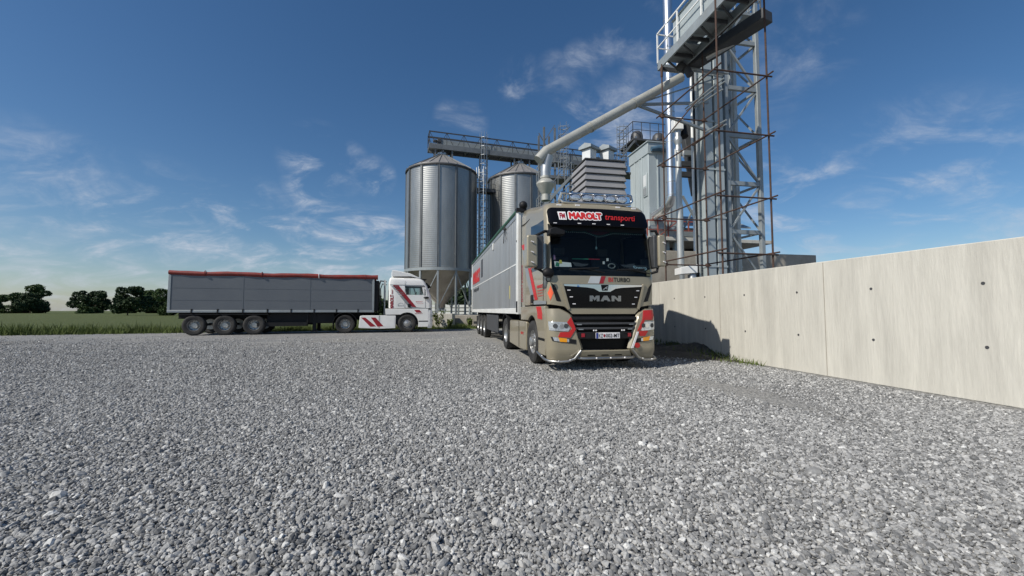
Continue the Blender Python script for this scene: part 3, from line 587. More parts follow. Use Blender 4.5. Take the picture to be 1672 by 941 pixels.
# ---------------- the beige lorry
TO=Vector((1.95,8.545,0))
def smooth01(t): t=max(0,min(1,t)); return t*t*(3-2*t)
def beige():
    root=thing('tractor_lorry','beige lorry cab with black sun visor, roof lamp bar and red stripes, facing the camera','lorry',TO,TH)
    tab=[(1.375,1.205,.03,.09,.16,2.70),(1.60,1.21,.025,.09,.16,2.70),(1.83,1.21,.025,.09,.15,2.70),(1.975,1.21,.03,.09,.15,2.70),(2.16,1.21,.05,.09,.15,2.70),
         (2.6,1.21,.13,.09,.15,2.70),(2.97,1.205,.20,.09,.15,2.70),(3.22,1.20,.235,.09,.15,2.70),(3.40,1.195,.27,.10,.17,2.69),(3.52,1.18,.33,.10,.18,2.67),(3.60,1.14,.41,.10,.20,2.64),(3.645,1.06,.53,.10,.24,2.58),(3.66,.95,.66,.10,.25,2.50)]
    shear=lambda y,z: .33*smooth01((y-.55)/2.3)*smooth01((z-3.0)/.45)
    cs=front_surf([q[:5] for q in tab]); P=tractor(root,BEIGE,tab,shear,cs,3.6,(2.14,3.23))
    wipers(root,cs)
    # visor and its writing
    vs=lambda x,z: cs(x,z)-.11+(z-3.06)*.20
    V=P('sun_visor',rrect(-1.15,1.15,3.05,3.475,.11,5),0,.05,BLACKG,vs,.08,bev=.012)
    def vm(off): return lambda u,v: (u,vs(u,v)-off,v)
    P('logo_panel',[(-.925,3.175),(-.765,3.175),(-.775,3.365),(-.945,3.365)],.008,.006,WHITE,vs,.04,V)
    flat_mesh(lettering('FM',-.915,-.800,3.205,3.335,vm(.020),.03),'lettering',REDW,V)
    vk=lambda off:(lambda u,v,e:(u,vs(u,v)-off-e,v))
    flat_mesh(bold_lettering('MAROLT',-.70,.01,3.205,3.345,vk(.012),.036,12),'lettering',WHITE,V)
    flat_mesh(bold_lettering('MAROLT',-.70,.01,3.205,3.345,vk(.019),.014,8),'lettering',RED,V)
    flat_mesh(lettering('transporti',.10,.83,3.165,3.335,vm(.008),.012,.25),'lettering',RED,V)
    for x in (-1.02,-.5,-.18,.15,.48): MB().box(x-.035,x+.035,vs(x,3.10)-.012,vs(x,3.10)+.01,3.088,3.106).build('marker_lamp',WHITE,V)
    P('windscreen_header',[(-1.14,2.955),(1.14,2.955),(1.15,3.10),(-1.15,3.10)],.006,.012,BLACKV,cs,.08)
    for x in (-.86,-.45,.50,.90): MB().box(x-.05,x+.05,cs(x,3.55)-.02,cs(x,3.55)+.06,3.535,3.565).build('marker_lamp',WHITE,root)
    # roof lamp bar
    y=.50
    lb=MB().tube([(-.70,y+.25,3.60),(-.83,y,3.70),(-.80,y-.04,3.84),(-.70,y-.02,3.86)],.03,10).tube([(-.83,y,3.72),(-.74,y-.04,3.64),(-.60,y-.06,3.625),(.70,y-.06,3.635),(.83,y-.04,3.66),(.90,y,3.74),(.87,y-.02,3.85),(.78,y-.02,3.87)],.032,10).tube([(-.70,y+.02,3.86),(.78,y+.02,3.87)],.022,10).build('lamp_bar',STEEL,root)
    for i in range(5):
        x=-.46+.277*i; z=3.755
        sh=MB(); pr=[(.02,-.13),(.75,-.115),(.97,-.05),(1.0,0),(.97,.012),(.9,.0)]
        sh.lathe([(.128*a,b*1.0) for a,b in [(.05,.12),(.7,.10),(.98,.03),(1,-.02),(.93,-.03),(.88,-.015),(.0008,.0)]],20,'y'); M=Matrix.Translation((x,y-.02,z))@Matrix.Diagonal((1,1,.62,1))
        sh.v=[tuple(M@Vector(p)) for p in sh.v]; so_=sh.build('spot_lamp',CHROME,lb)
        ln=MB().lathe([(.11,-.022),(.08,-.03),(.0005,-.034)],18,'y'); ln.v=[tuple(M@Vector(p)) for p in ln.v]; ln.build('lens',LAMPG,so_)
        MB().box(x-.05,x+.05,y-.02,y+.04,3.635,3.69).build('bracket',BLACKP,so_)
    # chrome strip, badge, name on the grille
    gm=lambda off:(lambda u,v:(u,cs(u,v)-off,v))
    P('chrome_strip',[(-.885,1.792),(-.872,1.758),(-.40,1.728),(-.24,1.705),(-.12,1.640),(.12,1.640),(.24,1.705),(.40,1.728),(.872,1.758),(.885,1.792)],.026,.02,CHROME,step=.06,bev=.004)
    bd=P('badge',[(-.085,1.785),(-.060,1.662),(.060,1.662),(.085,1.785)],.034,.015,BLACKG)
    lion=[(-.05,1.678),(-.035,1.70),(-.005,1.715),(.012,1.735),(.035,1.742),(.052,1.758),(.058,1.740),(.045,1.722),(.05,1.70),(.038,1.688),(.028,1.708),(.002,1.700),(-.02,1.682)]
    P('lion_emblem',lion,.040,.006,SILV,step=.3,par=bd)
    G={'M':[(0,0),(0,1),(.33,1),(.5,.62),(.67,1),(1,1),(1,0),(.71,0),(.71,.52),(.5,.10),(.29,.52),(.29,0)],'A':[(0,0),(.33,1),(.67,1),(1,0),(.72,0),(.64,.22),(.36,.22),(.28,0)],'N':[(0,0),(0,1),(.31,1),(.70,.46),(.70,1),(1,1),(1,0),(.69,0),(.30,.54),(.30,0)]}
    for ch,x0,w in (('M',-.335,.215),('A',-.098,.225),('N',.15,.215)):
        P('lettering',[(x0+u*w,1.440+v*.118) for u,v in G[ch]],.030,.016,STEELD,step=.3)
    for x,z in ((.775,1.67),(.725,1.53),(.665,1.385)):
        for s in (-1,1): P('marker_lamp',[(s*x-.032,z-.009),(s*x+.032,z-.009),(s*x+.032,z+.009),(s*x-.032,z+.009)],.022,.008,WHITE)
    # stripes and name above the grille
    P('silver_stripe',[(-.30,1.968),(-.07,1.968),(-.118,1.815),(-.366,1.815)],.003,.003,PALESILV); P('red_stripe',[(-.06,1.968),(.035,1.968),(-.022,1.815),(-.110,1.815)],.003,.003,REDW)
    flat_mesh(lettering('BI',.095,.20,1.852,1.945,gm(.004),.015),'lettering',RED,root); flat_mesh(lettering('TURBO',.212,.60,1.852,1.945,gm(.004),.015),'lettering',BLACKV,root)
    P('hazard_sign',[(-1.195,1.61),(-1.150,1.765),(-1.095,1.61),(-1.150,1.455)],.004,.004,ORANGE,step=.03)
    # red chevrons round the lamps
    rl=[(-.757,1.114),(-.66,.865),(-.772,.692),(-1.024,.706),(-.978,.803),(-.794,.806),(-.736,.877),(-.839,1.004)]
    P('red_chevron',rl,.016,.012,RED,bsurf,.05)
    P('red_chevron',[(.885,1.25),(1.14,1.262),(1.15,1.135),(1.09,1.044),(.90,1.045),(.80,.841),(.715,.815),(.84,1.045)],.016,.012,RED,bsurf,.05)
    P('red_chevron',[(.735,.815),(.97,.812),(.89,.705),(.775,.706)],.022,.012,RED,bsurf,.05)
    P('red_disc',[(.70+.062*math.cos(a),.515+.055*math.sin(a)) for a in [2*PI*i/16 for i in range(16)]],.03,.03,RED,bsurf,.3)
    # number plate
    pl=P('number_plate',[(-.235,.668),(.30,.668),(.30,.79),(-.235,.79)],.012,.012,WHITE,bsurf,.4,bev=.004)
    bm_=lambda off:(lambda u,v:(u,bsurf(u,v)-off,v))
    P('country_band',[(-.232,.671),(-.185,.671),(-.185,.787),(-.232,.787)],.0155,.003,BLUE,bsurf,.4,pl)
    flat_mesh(lettering('KZ',-.172,-.085,.690,.768,bm_(.0175),.004),'lettering',BLACKV,pl); flat_mesh(lettering('002-MT',-.018,.285,.690,.768,bm_(.0175),.004),'lettering',BLACKV,pl)
    P('crest',[(-.070,.705),(-.050,.692),(-.032,.705),(-.032,.755),(-.070,.755)],.016,.002,REDW,bsurf,.4,pl)
    for x in (-.28,-.23,.345,.395): MB().ball((x,bsurf(x,.835)-.02,.835),.018,6,(1,.5,1)).build('bolt_cap',WHITE,root)
    for x in (-.50,.53): P('tow_cover',[(x-.035,.70),(x+.035,.70),(x+.035,.775),(x-.035,.775)],.0,.02,REDW,bsurf,.4)
    # stainless tubes round the bumper
    bt=[]
    for s in (-1,1):
        t=MB().tube([(s*1.245,.86,.325),(s*1.245,.28,.235),(s*1.185,.10,.21),(s*1.02,-.015,.205),(s*.84,-.05,.215),(s*.70,-.075,.27),(s*.565,-.075,.43)],.026,12).build('bumper_tube',STEELD,root)
        for p in ((s*1.25,.45,.285),(s*1.03,-.04,.222),(s*.80,-.075,.245)): MB().ball(p,.015,6).build('stud_light',WHITE,t)
    P('white_strip',[(.555,.46),(.605,.46),(.745,.80),(.70,.80)],.022,.015,WHITE,bsurf,.08)
    t=MB().tube([(-.62,-.02,.275),(-.52,-.09,.27),(.52,-.09,.27),(.62,-.02,.275)],.027,12).build('bumper_tube',STEELD,root)
    for x in (-.25,.06,.37): MB().ball((x,-.125,.275),.018,6).build('stud_light',WHITE,t); 
    for x in (-.32,-.02,.28): P('valance_slot',[(x-.09,.312),(x+.09,.312),(x+.07,.335),(x-.07,.335)],.004,.01,BLACKV,bsurf)
    # mirrors
    mirror(root,-1,BEIGE); mirror(root,1,BEIGE,1.275,1.445,2.20,2.90,1.19)
    MB().prism([(-.02,.10),(.30,.10),(.33,.19),(.10,.26),(-.02,.22)],-.14,.10,'y',Matrix.Translation((-1.20,.06,2.70))).build('kerb_mirror',BLACKP,root,bevel=.02)
    MB().ball((-1.20,.10,2.03),.13,8,(1,.7,.8)).build('mirror_foot',BLACKP,root); MB().tube([(-1.22+.05*math.cos(a),0.02,1.89+.05*math.sin(a)) for a in [2*PI*i/14 for i in range(14)]],.012,6,closed=True).build('hook_ring',BLACKP,root)
    # writing and stripes down the side (the side away from the wall)
    X=-1.215
    def sp(nm,poly,m,x=X,d=.003): return MB().prism(poly,x-d,x,'x').build(nm,m,root)
    sp('red_stripe',[(2.60,2.99),(2.17,2.97),(.93,1.49),(1.19,1.49),(2.14,2.66),(2.28,2.83),(2.48,2.85)],RED); sp('silver_stripe',[(2.50,2.82),(2.30,2.80),(1.21,1.50),(1.50,1.50),(2.10,2.15)],SILV)
    sp('silver_stripe',[(1.33,1.47),(.22,1.45),(.22,1.385),(1.27,1.385)],SILV); MB().prism([(1.02,1.335),(.60,1.335),(.50,1.18),(.50,1.05),(.88,1.07),(.90,1.2)],-1.232,-1.227,'x').build('red_stripe',RED,root)
    smap=lambda x:(lambda u,v:(x,-u,v))
    vmap=lambda u,v:(X-.004,2.46+.16*(1-v)*1.0,1.47+u)     # text running upwards
    flat_mesh(lettering('MAROLT transporti',0,.98,0,1,lambda u,v:(X-.004,2.45+.17*v,1.47+u),.05),'lettering',REDW,root)
    flat_mesh(lettering('MAROLT',-.98,-.45,1.745,1.82,smap(X-.004),.05),'lettering',RED,root)
    for i,(a,b) in enumerate(((-.96,-.36),(-.94,-.50),(-.90,-.44))): flat_mesh(lettering('transporti',a,b,1.675-.06*i,1.71-.06*i,smap(X-.004),.02),'lettering',RED,root)
    flat_mesh(lettering('MAROLT',-2.75,-2.4,.62,.69,smap(-1.213),.04),'lettering',RED,root)
    # things behind the windscreen that belong to the cab
    n=40; top=[(-1.08+2.16*i/n,3.03) for i in range(n+1)]
    def drop(x): return 2.955-.085*smooth01(1-abs(x-.02)/.36)
    MB().prism([(x,z) for x,z in top]+[(x,drop(x)) for x,z in top[::-1]],.335,.345,'y').build('curtain',CURTAIN,root)
    bd=MB()
    for i in range(46):
        x=-1.05+2.1*i/45; bd.ball((x,.325,drop(x)-.012),.011,4)
    bd.build('curtain_beads',BEAD,root)
    MB().prism([(x,3.02) for x in (-.27,.27)]+[(x,drop(x)+.025) for x in (.27,.18,.09,0,-.09,-.18,-.27)],.325,.333,'y').build('pelmet',MAROON,root)
    sgn=lambda x,z: cs(x,z)+.05
    np_=P('name_board',[(.62,2.115),(1.08,2.115),(1.08,2.235),(.62,2.235)],0,.01,INTERG,sgn,.3); flat_mesh(lettering('Stevo',.72,1.06,2.13,2.22,lambda u,v:(u,sgn(u,v)-.006,v),.02),'lettering',TEXTBL,np_)
    dc=P('sticker',[(-1.035,2.165),(-.68,2.165),(-.69,2.255),(-1.045,2.285)],0,.004,WHITE,sgn,.3); P('sticker_patch',[(-1.03,2.18),(-.95,2.17),(-.94,2.25),(-1.0,2.27)],.004,.003,GREENS,sgn,.3,dc); P('sticker_patch',[(-.95,2.235),(-.88,2.235),(-.89,2.31),(-.93,2.31)],.004,.003,YELLOW,sgn,.3,dc); P('sticker_patch',[(-1.06,2.32),(-1.015,2.32),(-1.02,2.42),(-1.06,2.42)],.0,.004,PINK,sgn,.3,dc)
    P('pennant',[(-.66,2.33),(-.30,2.33),(-.30,2.35),(-.66,2.35)],0,.004,GREENS,sgn,.3); P('pennant',[(-.30,2.33),(-.05,2.33),(-.05,2.35),(-.30,2.35)],0,.004,REDW,sgn,.3)
    for x in (-.50,.62):
        gl=[(x-.16,2.27),(x-.02,2.255),(x+.06,2.235),(x+.20,2.24),(x+.17,2.205),(x+.05,2.175),(x-.10,2.185)]
        P('dashboard_cloth',gl if x<0 else [(2*x-a,b) for a,b in gl][::-1],0,.02,DARKGREY,sgn,.3)
    for x,z in ((.21,2.36),(.12,2.29)): MB().box(x-.02,x+.02,.30,.32,z-.03,z+.03).build('dashboard_card',WHITE,root)
    MB().ball((-.03,.36,2.62),.022,6,(1,1,1.6)).tube([(-.03,.36,2.65),(-.03,.36,2.9)],.003,4).build('hanging_charm',BEAD,root)
    MB().tube([(.30+.08*math.cos(a),.30,2.22+.05*math.sin(a)) for a in [2*PI*i/12 for i in range(12)]],.012,6,closed=True).build('dashboard_fan',SILV,root)
    # roof seam
    MB().tube([(-1.205,2.62,3.52),(-1.20,2.1,3.50),(-1.19,1.75,3.52)],.012,6).build('roof_seam',BLACKV,root)
beige()
# ---------------- trailers
def axle_wheels(root,ys,xo=1.05):
    for y in ys:
        MB().cyl((-.9,y,.5),(.9,y,.5),.07).build('axle',DKSTEEL,root)
        for s in (-1,1): wheel(root,s*xo,y,s,True)
def silver_trailer():
    t=thing('semi_trailer','long silver ribbed trailer behind the beige lorry with a green rolled tarpaulin on top','trailer',TO+DV*3.0,TH)
    Lz,Z0,Z1=13.4,1.17,3.98
    MB().box(-1.22,1.22,.06,Lz-.04,Z0+.06,Z1-.06).build('body',ALU,t)
    for s in (-1,1):
        rb=MB()
        for i in range(52): rb.box(min(s*1.218,s*1.232),max(s*1.218,s*1.232),.30+i*.25,.30+i*.25+.165,Z0+.12,Z1-.12)
        rb.build('side_boards',ALU,t,bevel=.005)
        MB().box(min(s*1.215,s*1.25),max(s*1.215,s*1.25),.16,Lz-.10,Z0-.02,Z0+.14).build('bottom_rail',ALUW,t,bevel=.008)
        MB().box(min(s*1.215,s*1.245),max(s*1.215,s*1.245),.16,Lz-.10,Z1-.12,Z1).build('top_rail',GALV,t,bevel=.008)
        MB().box(min(s*1.215,s*1.238),max(s*1.215,s*1.238),.18,Lz-.12,2.54,2.575).build('middle_rail',ALUW,t)
        c=MB().box(min(s*1.16,s*1.262),max(s*1.16,s*1.262),-.10,.16,Z0-.03,Z1+.02).build('corner_post',ALUW,t,bevel=.015)
        MB().box(min(s*1.20,s*1.255),max(s*1.20,s*1.255),Lz-.12,Lz,Z0-.03,Z1).build('rear_post',ALUW,t,bevel=.01)
        for y in (.0,): MB().cyl((s*1.26,.05,3.18),(s*1.272,.05,3.18),.03,n=8).build('bolt',DKSTEEL,c)
        MB().box(min(s*1.24,s*1.28),max(s*1.24,s*1.28),4.55,4.72,3.6,3.85).build('rail_clip',ALUW,t,bevel=.01)
        # side guard, landing leg
        MB().box(min(s*1.12,s*1.16),max(s*1.12,s*1.16),4.0,7.2,.42,1.08).build('side_guard',DARKGREY,t,bevel=.01)
        MB().box(min(s*.75,s*.9),max(s*.75,s*.9),2.75,2.92,.12,1.15).box(min(s*.68,s*.96),max(s*.68,s*.96),2.66,3.0,.08,.13).build('landing_leg',BLACKP,t,bevel=.01)
        MB().box(min(s*.42,s*.5),max(s*.42,s*.5),.4,Lz-.3,.85,1.17).build('chassis_rail',BLACKP,t)
        
    for i in range(7): MB().box(-1.0,1.0,.8+i*1.9,.95+i*1.9,1.0,1.17).build('cross_member',BLACKP,t)
    MB().box(-1.2,1.2,-.08,.08,Z0,Z1-.02).build('bulkhead',ALUW,t)
    axle_wheels(t,(7.9,9.2,10.5))
    for s in (-1,1):
        MB().box(min(s*.82,s*1.18),max(s*.82,s*1.18),11.25,11.28,.2,.95).build('mudflap',BLACKP,t)
    MB().box(-1.15,1.15,Lz-.2,Lz-.1,.45,.6).build('rear_bumper',DARKGREY,t)
    # tarpaulin roll and cover
    MB().tube([(-1.22,-.05,4.04),(-1.22,3,4.06),(-1.22,8,4.05),(-1.22,Lz,4.05)],.065,10).box(-1.2,1.2,-.02,Lz-.05,3.975,4.03).build('tarpaulin',GREENT,t)
    MB().ball((-1.10,-.08,4.17),.12,8,(1,1.1,1)).box(-1.30,-1.02,-.14,.02,3.98,4.08).build('tarpaulin_crank',BLACKP,t)
    MB().tube([(-1.27,1.9,4.0),(-1.285,1.95,3.7),(-1.28,2.1,3.45)],.012,6).tube([(-1.27,1.9,4.0),(-1.285,1.75,3.75),(-1.28,1.62,3.5)],.012,6).ball((-1.28,1.9,3.88),.05,5).build('strap',BLACKP,t)
    # red lettering near the rear, marks
    X=-1.236
    flat_mesh(lettering('MAROLT',-12.9,-9.3,2.72,3.42,lambda u,v:(X-.004,-u,v),.10),'lettering',RED,t)
    MB().box(X-.003,X,8.1,8.8,2.85,3.7).build('grey_panel',DARKGREY,t)
    flat_mesh(lettering('transporti',-12.4,-9.8,2.2,2.5,lambda u,v:(X-.004,-u,v),.02),'lettering',DARKGREY,t)
    MB().box(X-.004,X,1.18,1.24,1.6,2.0).build('yellow_marking',YELLOW,t)
    MB().box(-1.272,-1.262,-.06,.10,1.2,1.5).build('tail_hinge',BLACKP,t)
silver_trailer()
# ---------------- the white lorry
WT=R(108); WO=Vector((-4.96,24.95,0))
def white():
    root=thing('tractor_lorry','white lorry cab with roof spoiler and diagonal red stripe, side-on below the left silo','lorry',WO,WT)
    tab=[(1.375,1.205,.03,.09,.16,2.50),(1.60,1.21,.025,.09,.16,2.50),(1.83,1.21,.025,.09,.15,2.50),(1.975,1.21,.04,.09,.15,2.50),(2.14,1.21,.09,.09,.15,2.50),
         (2.4,1.21,.19,.09,.15,2.50),(2.65,1.205,.28,.09,.15,2.50),(2.80,1.20,.36,.09,.15,2.50),(2.95,1.19,.45,.10,.17,2.49),(3.05,1.165,.54,.10,.19,2.47),(3.11,1.11,.66,.10,.22,2.44),(3.13,1.0,.80,.10,.25,2.40)]
    cs=front_surf([q[:5] for q in tab]); P=tractor(root,WHITEP,tab,lambda y,z:0,cs,3.30,(2.13,2.66))
    wipers(root,cs); mirror(root,1,BLACKP,1.34,1.5,1.95,2.55,1.25); MB().ball((-1.28,.42,1.98),.11,8,(.8,1.5,.55)).build('mirror',BLACKP,root)
    vs=lambda x,z: cs(x,z)-.22+(z-2.6)*.5
    P('sun_visor',rrect(-1.12,1.12,2.62,2.86,.06),0,.04,BLACKP,vs,.1)
    P('chrome_strip',[(-.885,1.792),(-.872,1.758),(0,1.70),(.872,1.758),(.885,1.792)],.026,.02,CHROME)
    # spoiler
    sp=MB(); prof=[(2.33,3.18),(2.33,3.57),(2.10,3.55),(1.3,3.385),(.80,3.15),(.85,3.12),(1.3,3.22)]
    n=len(prof); vs_=[];
    for x in (-1.12,-1.0,-.5,0,.5,1.0,1.12):
        d=.05 if abs(x)>1.05 else 0; vs_+= [(x,y,z-d*(1 if z>3.25 else 0)) for y,z in prof]
    fs=[(i*n+j,i*n+(j+1)%n,(i+1)*n+(j+1)%n,(i+1)*n+j) for i in range(6) for j in range(n)]+[tuple(range(n)),tuple(6*n+j for j in range(n-1,-1,-1))]
    sp.add(vs_,fs).build('roof_spoiler',WHITEP,root,40)
    MB().box(-1.216,-1.20,.55,2.45,2.69,2.71).build('roof_seam',DARKGREY,root)
    X=-1.214
    def s_(nm,poly,m,x=X,d=.004): return MB().prism(poly,x-d,x,'x').build(nm,m,root)
    s_('red_stripe',[(2.30,2.67),(1.98,2.67),(.94,1.39),(1.17,1.39)],REDW); s_('silver_stripe',[(1.34,1.38),(.40,1.30),(.40,1.375),(1.31,1.46)],SILV,X-.001)
    s_('silver_stripe',[(1.93,2.10),(1.72,2.10),(1.20,1.40),(1.38,1.40)],SILV)
    for i in range(6):
        z=2.62-i*.085; y=2.37-i*.072; s_('silver_stripe',[(y,z),(y-.34,z),(y-.38,z-.045),(y-.035,z-.045)],SILV)
    MB().prism([(1.10,1.28),(.80,1.28),(.66,1.12),(.97,1.12)],-1.232,-1.227,'x').build('red_stripe',REDW,root)
    flat_mesh(lettering('MAROLT',-1.05,-.62,1.04,1.09,lambda u,v:(-1.232,-u,v),.03),'lettering',REDW,root)
    flat_mesh(lettering('MAROLT',0,.82,0,1,lambda u,v:(X-.004,2.24+.20*v,1.32+u),.06),'lettering',REDW,root)
    flat_mesh(lettering('transporti',0,.26,0,1,lambda u,v:(X-.004,2.25+.13*v,2.16+u),.03),'lettering',REDW,root)
    flat_mesh(lettering('MAROLT',-1.0,-.62,1.72,1.77,lambda u,v:(X-.004,-u,v),.03),'lettering',RED,root)
    flat_mesh(lettering('transporti',-.95,-.58,1.62,1.66,lambda u,v:(X-.004,-u,v),.01),'lettering',RED,root)
    MB().prism(arc((1.85,1.52),.16,0,180,10)+arc((1.85,1.52),.145,180,0,10),X-.004,X,'x').build('arch_emblem',SILV,root); flat_mesh(lettering('MAN',-2.0,-1.70,1.49,1.535,lambda u,v:(X-.004,-u,v),.03),'lettering',SILV,root)
    MB().prism([(.66,2.60),(.44,2.58),(.34,2.05),(.56,2.05)],-1.222,-1.216,'x').build('wind_deflector',WHITEP,root); flat_mesh(lettering('MAROLT',0,.38,0,1,lambda u,v:(-1.2235,.45+.09*v,2.12+u),.04),'lettering',BLACKV,root)
    for a in ((4.09,3.88,3.30,3.60),(3.58,3.34,2.90,3.22)):
        MB().prism([(a[0]-.14,.85),(a[1]-.14,.85),(a[2]-.14,.36),(a[3]-.14,.34)],-1.215,-1.2105,'x').build('red_stripe',REDW,root)
    MB().box(-1.215,-1.208,2.18,2.75,.33,.88).build('battery_cover',WHITEP,root,bevel=.03)
    # air lines and headboard pipes behind the cab
    MB().tube([(-.6,2.62,2.9),(-.6,2.95,2.95),(-.6,3.02,2.7),(-.6,3.0,1.9),(-.6,2.9,1.5)],.035,8).tube([(-.2,2.6,2.75),(-.2,2.85,2.8),(-.2,2.95,2.5),(-.2,2.9,1.6),(-.2,3.0,1.3)],.025,8).tube([(-.9,2.55,1.75),(.9,2.55,1.75)],.04,8).tube([(-.9,2.8,1.78),(.4,2.8,1.78)],.05,8).build('air_line',DARKGREY,root)
    MB().cyl((-.75,2.72,1.0),(-.75,2.72,3.0),.055).build('exhaust_stack',GALV,root)
white()
def grey_trailer():
    t=thing('semi_trailer','grey tipper trailer with a dark red rolled tarpaulin, coupled to the white lorry','trailer',WO+Vector((math.cos(WT+PI/2),math.sin(WT+PI/2),0))*3.22,WT)
    Lz,Z0,Z1=9.6,1.16,3.0
    MB().box(-1.22,1.22,.1,Lz,Z0,Z1).build('body',GREYBOX,t,bevel=.01)
    for s in (-1,1):
        MB().box(min(s*1.21,s*1.245),max(s*1.21,s*1.245),.06,Lz,Z0-.02,Z0+.10).build('bottom_rail',GALVP,t,bevel=.01); MB().box(min(s*1.21,s*1.24),max(s*1.21,s*1.24),.06,.16,Z0+.1,Z1).build('front_post',GALVP,t,bevel=.01)
        MB().box(min(s*1.21,s*1.24),max(s*1.21,s*1.24),Lz-.12,Lz,Z0+.1,Z1).build('rear_post',GALVP,t,bevel=.01)
        for y in np.arange(.9,Lz,1.1): MB().box(min(s*1.215,s*1.262),max(s*1.215,s*1.262),y-.03,y+.03,Z0-.05,Z0+.16).build('latch',BLACKP,t,bevel=.006)
        for z in (1.75,2.35): MB().box(min(s*1.21,s*1.226),max(s*1.21,s*1.226),.16,Lz-.12,z,z+.025).build('side_seam',GREYBOX,t)
        for y in (3.3,6.4): MB().box(min(s*1.21,s*1.228),max(s*1.21,s*1.228),y,y+.04,Z0+.1,Z1).build('side_seam',GREYBOX,t)
        MB().box(min(s*.42,s*.5),max(s*.42,s*.5),.1,Lz-.2,.82,1.15).build('chassis_rail',BLACKP,t)
        MB().box(min(s*.75,s*.92),max(s*.75,s*.92),3.02,3.2,.14,1.12).box(min(s*.66,s*1.0),max(s*.66,s*1.0),2.94,3.3,.10,.16).build('landing_leg',BLACKP,t,bevel=.01)
        MB().box(min(s*1.05,s*1.12),max(s*1.05,s*1.12),3.4,5.9,.42,.62).box(min(s*1.05,s*1.12),max(s*1.05,s*1.12),3.4,3.46,.42,1.1).build('side_guard',BLACKP,t)
    MB().box(-.9,.9,2.1,5.4,.55,1.12).build('tool_box',BLACKP,t,bevel=.03)
    MB().box(-.7,.7,-.20,.10,1.2,2.95).box(-1.15,-.95,-.14,.1,1.2,2.9).box(.95,1.15,-.14,.1,1.2,2.9).build('tipping_ram',BLACKP,t,bevel=.03)
    pts=[(-1.17,-.12,3.10)]+[(-1.17,y,3.09+.02*math.sin(y*2.1)) for y in np.linspace(.2,Lz,24)]
    t_=MB().tube(pts,[.135]+[.115+.012*math.sin(i*1.9) for i in range(24)],12).box(-1.15,1.15,-.02,Lz-.02,3.0,3.10); t_.build('tarpaulin',REDTARP,t)
    for y in (.55,2.9,5.6,8.1): MB().tube([(-1.17+.14*math.cos(a),y,3.09+.14*math.sin(a)) for a in [PI*.3+PI*1.2*i/10 for i in range(11)]],.018,6).build('strap',REDTARP if y!=2.9 else WHITE,t)
    axle_wheels(t,(5.9,7.2,8.5),1.06)
    for s in (-1,1): MB().box(min(s*.9,s*1.22),max(s*.9,s*1.22),5.25,9.15,1.03,1.07).build('mudguard',BLACKP,t)
grey_trailer()

# ================================================================ SILOS AND PLANT
def silo(loc,Rr,label,phase):
    t=thing('grain_silo',label,'silo',loc,0,'grain silos')
    ZB,ZE,ZA=4.36,12.40,14.05; NS=13
    m=MB(); n=NS*6
    m.v=[(Rr*math.cos(2*PI*j/n),Rr*math.sin(2*PI*j/n),z) for z in (ZB,ZE) for j in range(n)]; m.f=[(j,(j+1)%n,n+(j+1)%n,n+j) for j in range(n)]
    m.build('silo_wall',SILO,t,60)
    rf=MB(); k=NS*2
    rf.lathe([(Rr+.10,ZE-.04),(Rr+.10,ZE+.02),(.42,ZA-.12),(.42,ZA-.04),(.0005,ZA)],k); rib=MB()
    for j in range(k): 
        a=2*PI*j/k+phase; rib.bar(((Rr+.09)*math.cos(a),(Rr+.09)*math.sin(a),ZE+.04),(.43*math.cos(a),.43*math.sin(a),ZA-.10),.05,.06)
    r_=rf.build('roof',SILOROOF,t,20); rib.build('roof_rib',GIRDER,r_)
    MB().lathe([(.44,ZA-.06),(.44,ZA+.10),(.38,ZA+.14),(.0005,ZA+.15)],20).build('roof_cap',GALV,r_)
    MB().lathe([(Rr+.06,ZE-.12),(Rr+.11,ZE-.12),(Rr+.11,ZE-.02),(Rr+.06,ZE-.02)],n,close=True).build('eave_ring',DKSTEEL,t)
    MB().lathe([(Rr+.02,ZB-.12),(Rr+.12,ZB-.12),(Rr+.12,ZB+.0),(Rr+.02,ZB+.0)],n,close=True).lathe([(Rr+.03,ZB+.0),(Rr+.09,ZB),(Rr+.09,ZB+.10),(Rr+.03,ZB+.10)],n,close=True).build('ring_beam',GALVP,t)
    MB().lathe([(Rr-.02,ZB-.06),(.35,1.75),(.35,1.45)],52).build('hopper',HOPPER,t,60)
    MB().cyl((0,0,1.3),(0,0,1.5),.28).box(-.4,.4,-.3,.3,1.22,1.32).build('outlet_gate',GALVP,t)
    st=MB().box(Rr-.02,Rr+.075,-.075,-.035,ZB,ZE-.1).box(Rr-.02,Rr+.075,.035,.075,ZB,ZE-.1).box(Rr+.035,Rr+.045,-.035,.035,ZB,ZE-.1).mesh('stiffener',STIFF,30)
    lg=MB().box(Rr-.03,Rr+.09,-.065,.065,.92,ZB-.12).box(Rr-.12,Rr+.16,-.13,.13,.90,.93).mesh('leg',GALVP,30)
    da=2*PI/NS; br=MB().bar((Rr+.03,0,ZB-.2),((Rr+.03)*math.cos(da),(Rr+.03)*math.sin(da),1.4),.055).mesh('brace',GALVP,30)
    br2=MB().bar(((Rr+.03)*math.cos(da),(Rr+.03)*math.sin(da),ZB-.2),(Rr+.03,0,1.4),.055).mesh('brace',GALVP,30)
    for i in range(NS):
        a=phase+i*da; obj('stiffener',st,t,rot=(0,0,a)); obj('leg',lg,t,rot=(0,0,a))
        obj('brace',br if i%2 else br2,t,rot=(0,0,a))
    return t
SA=Vector((-5.76,33,0)); SB=Vector((.66,35,0))
silo(SA,2.83,'corrugated steel grain silo on braced legs rising behind the white lorry','ab' and R(-90+5))
silo(SB,2.70,'corrugated steel grain silo half hidden behind the silver trailer, right of the tall ladder',R(-90-8))
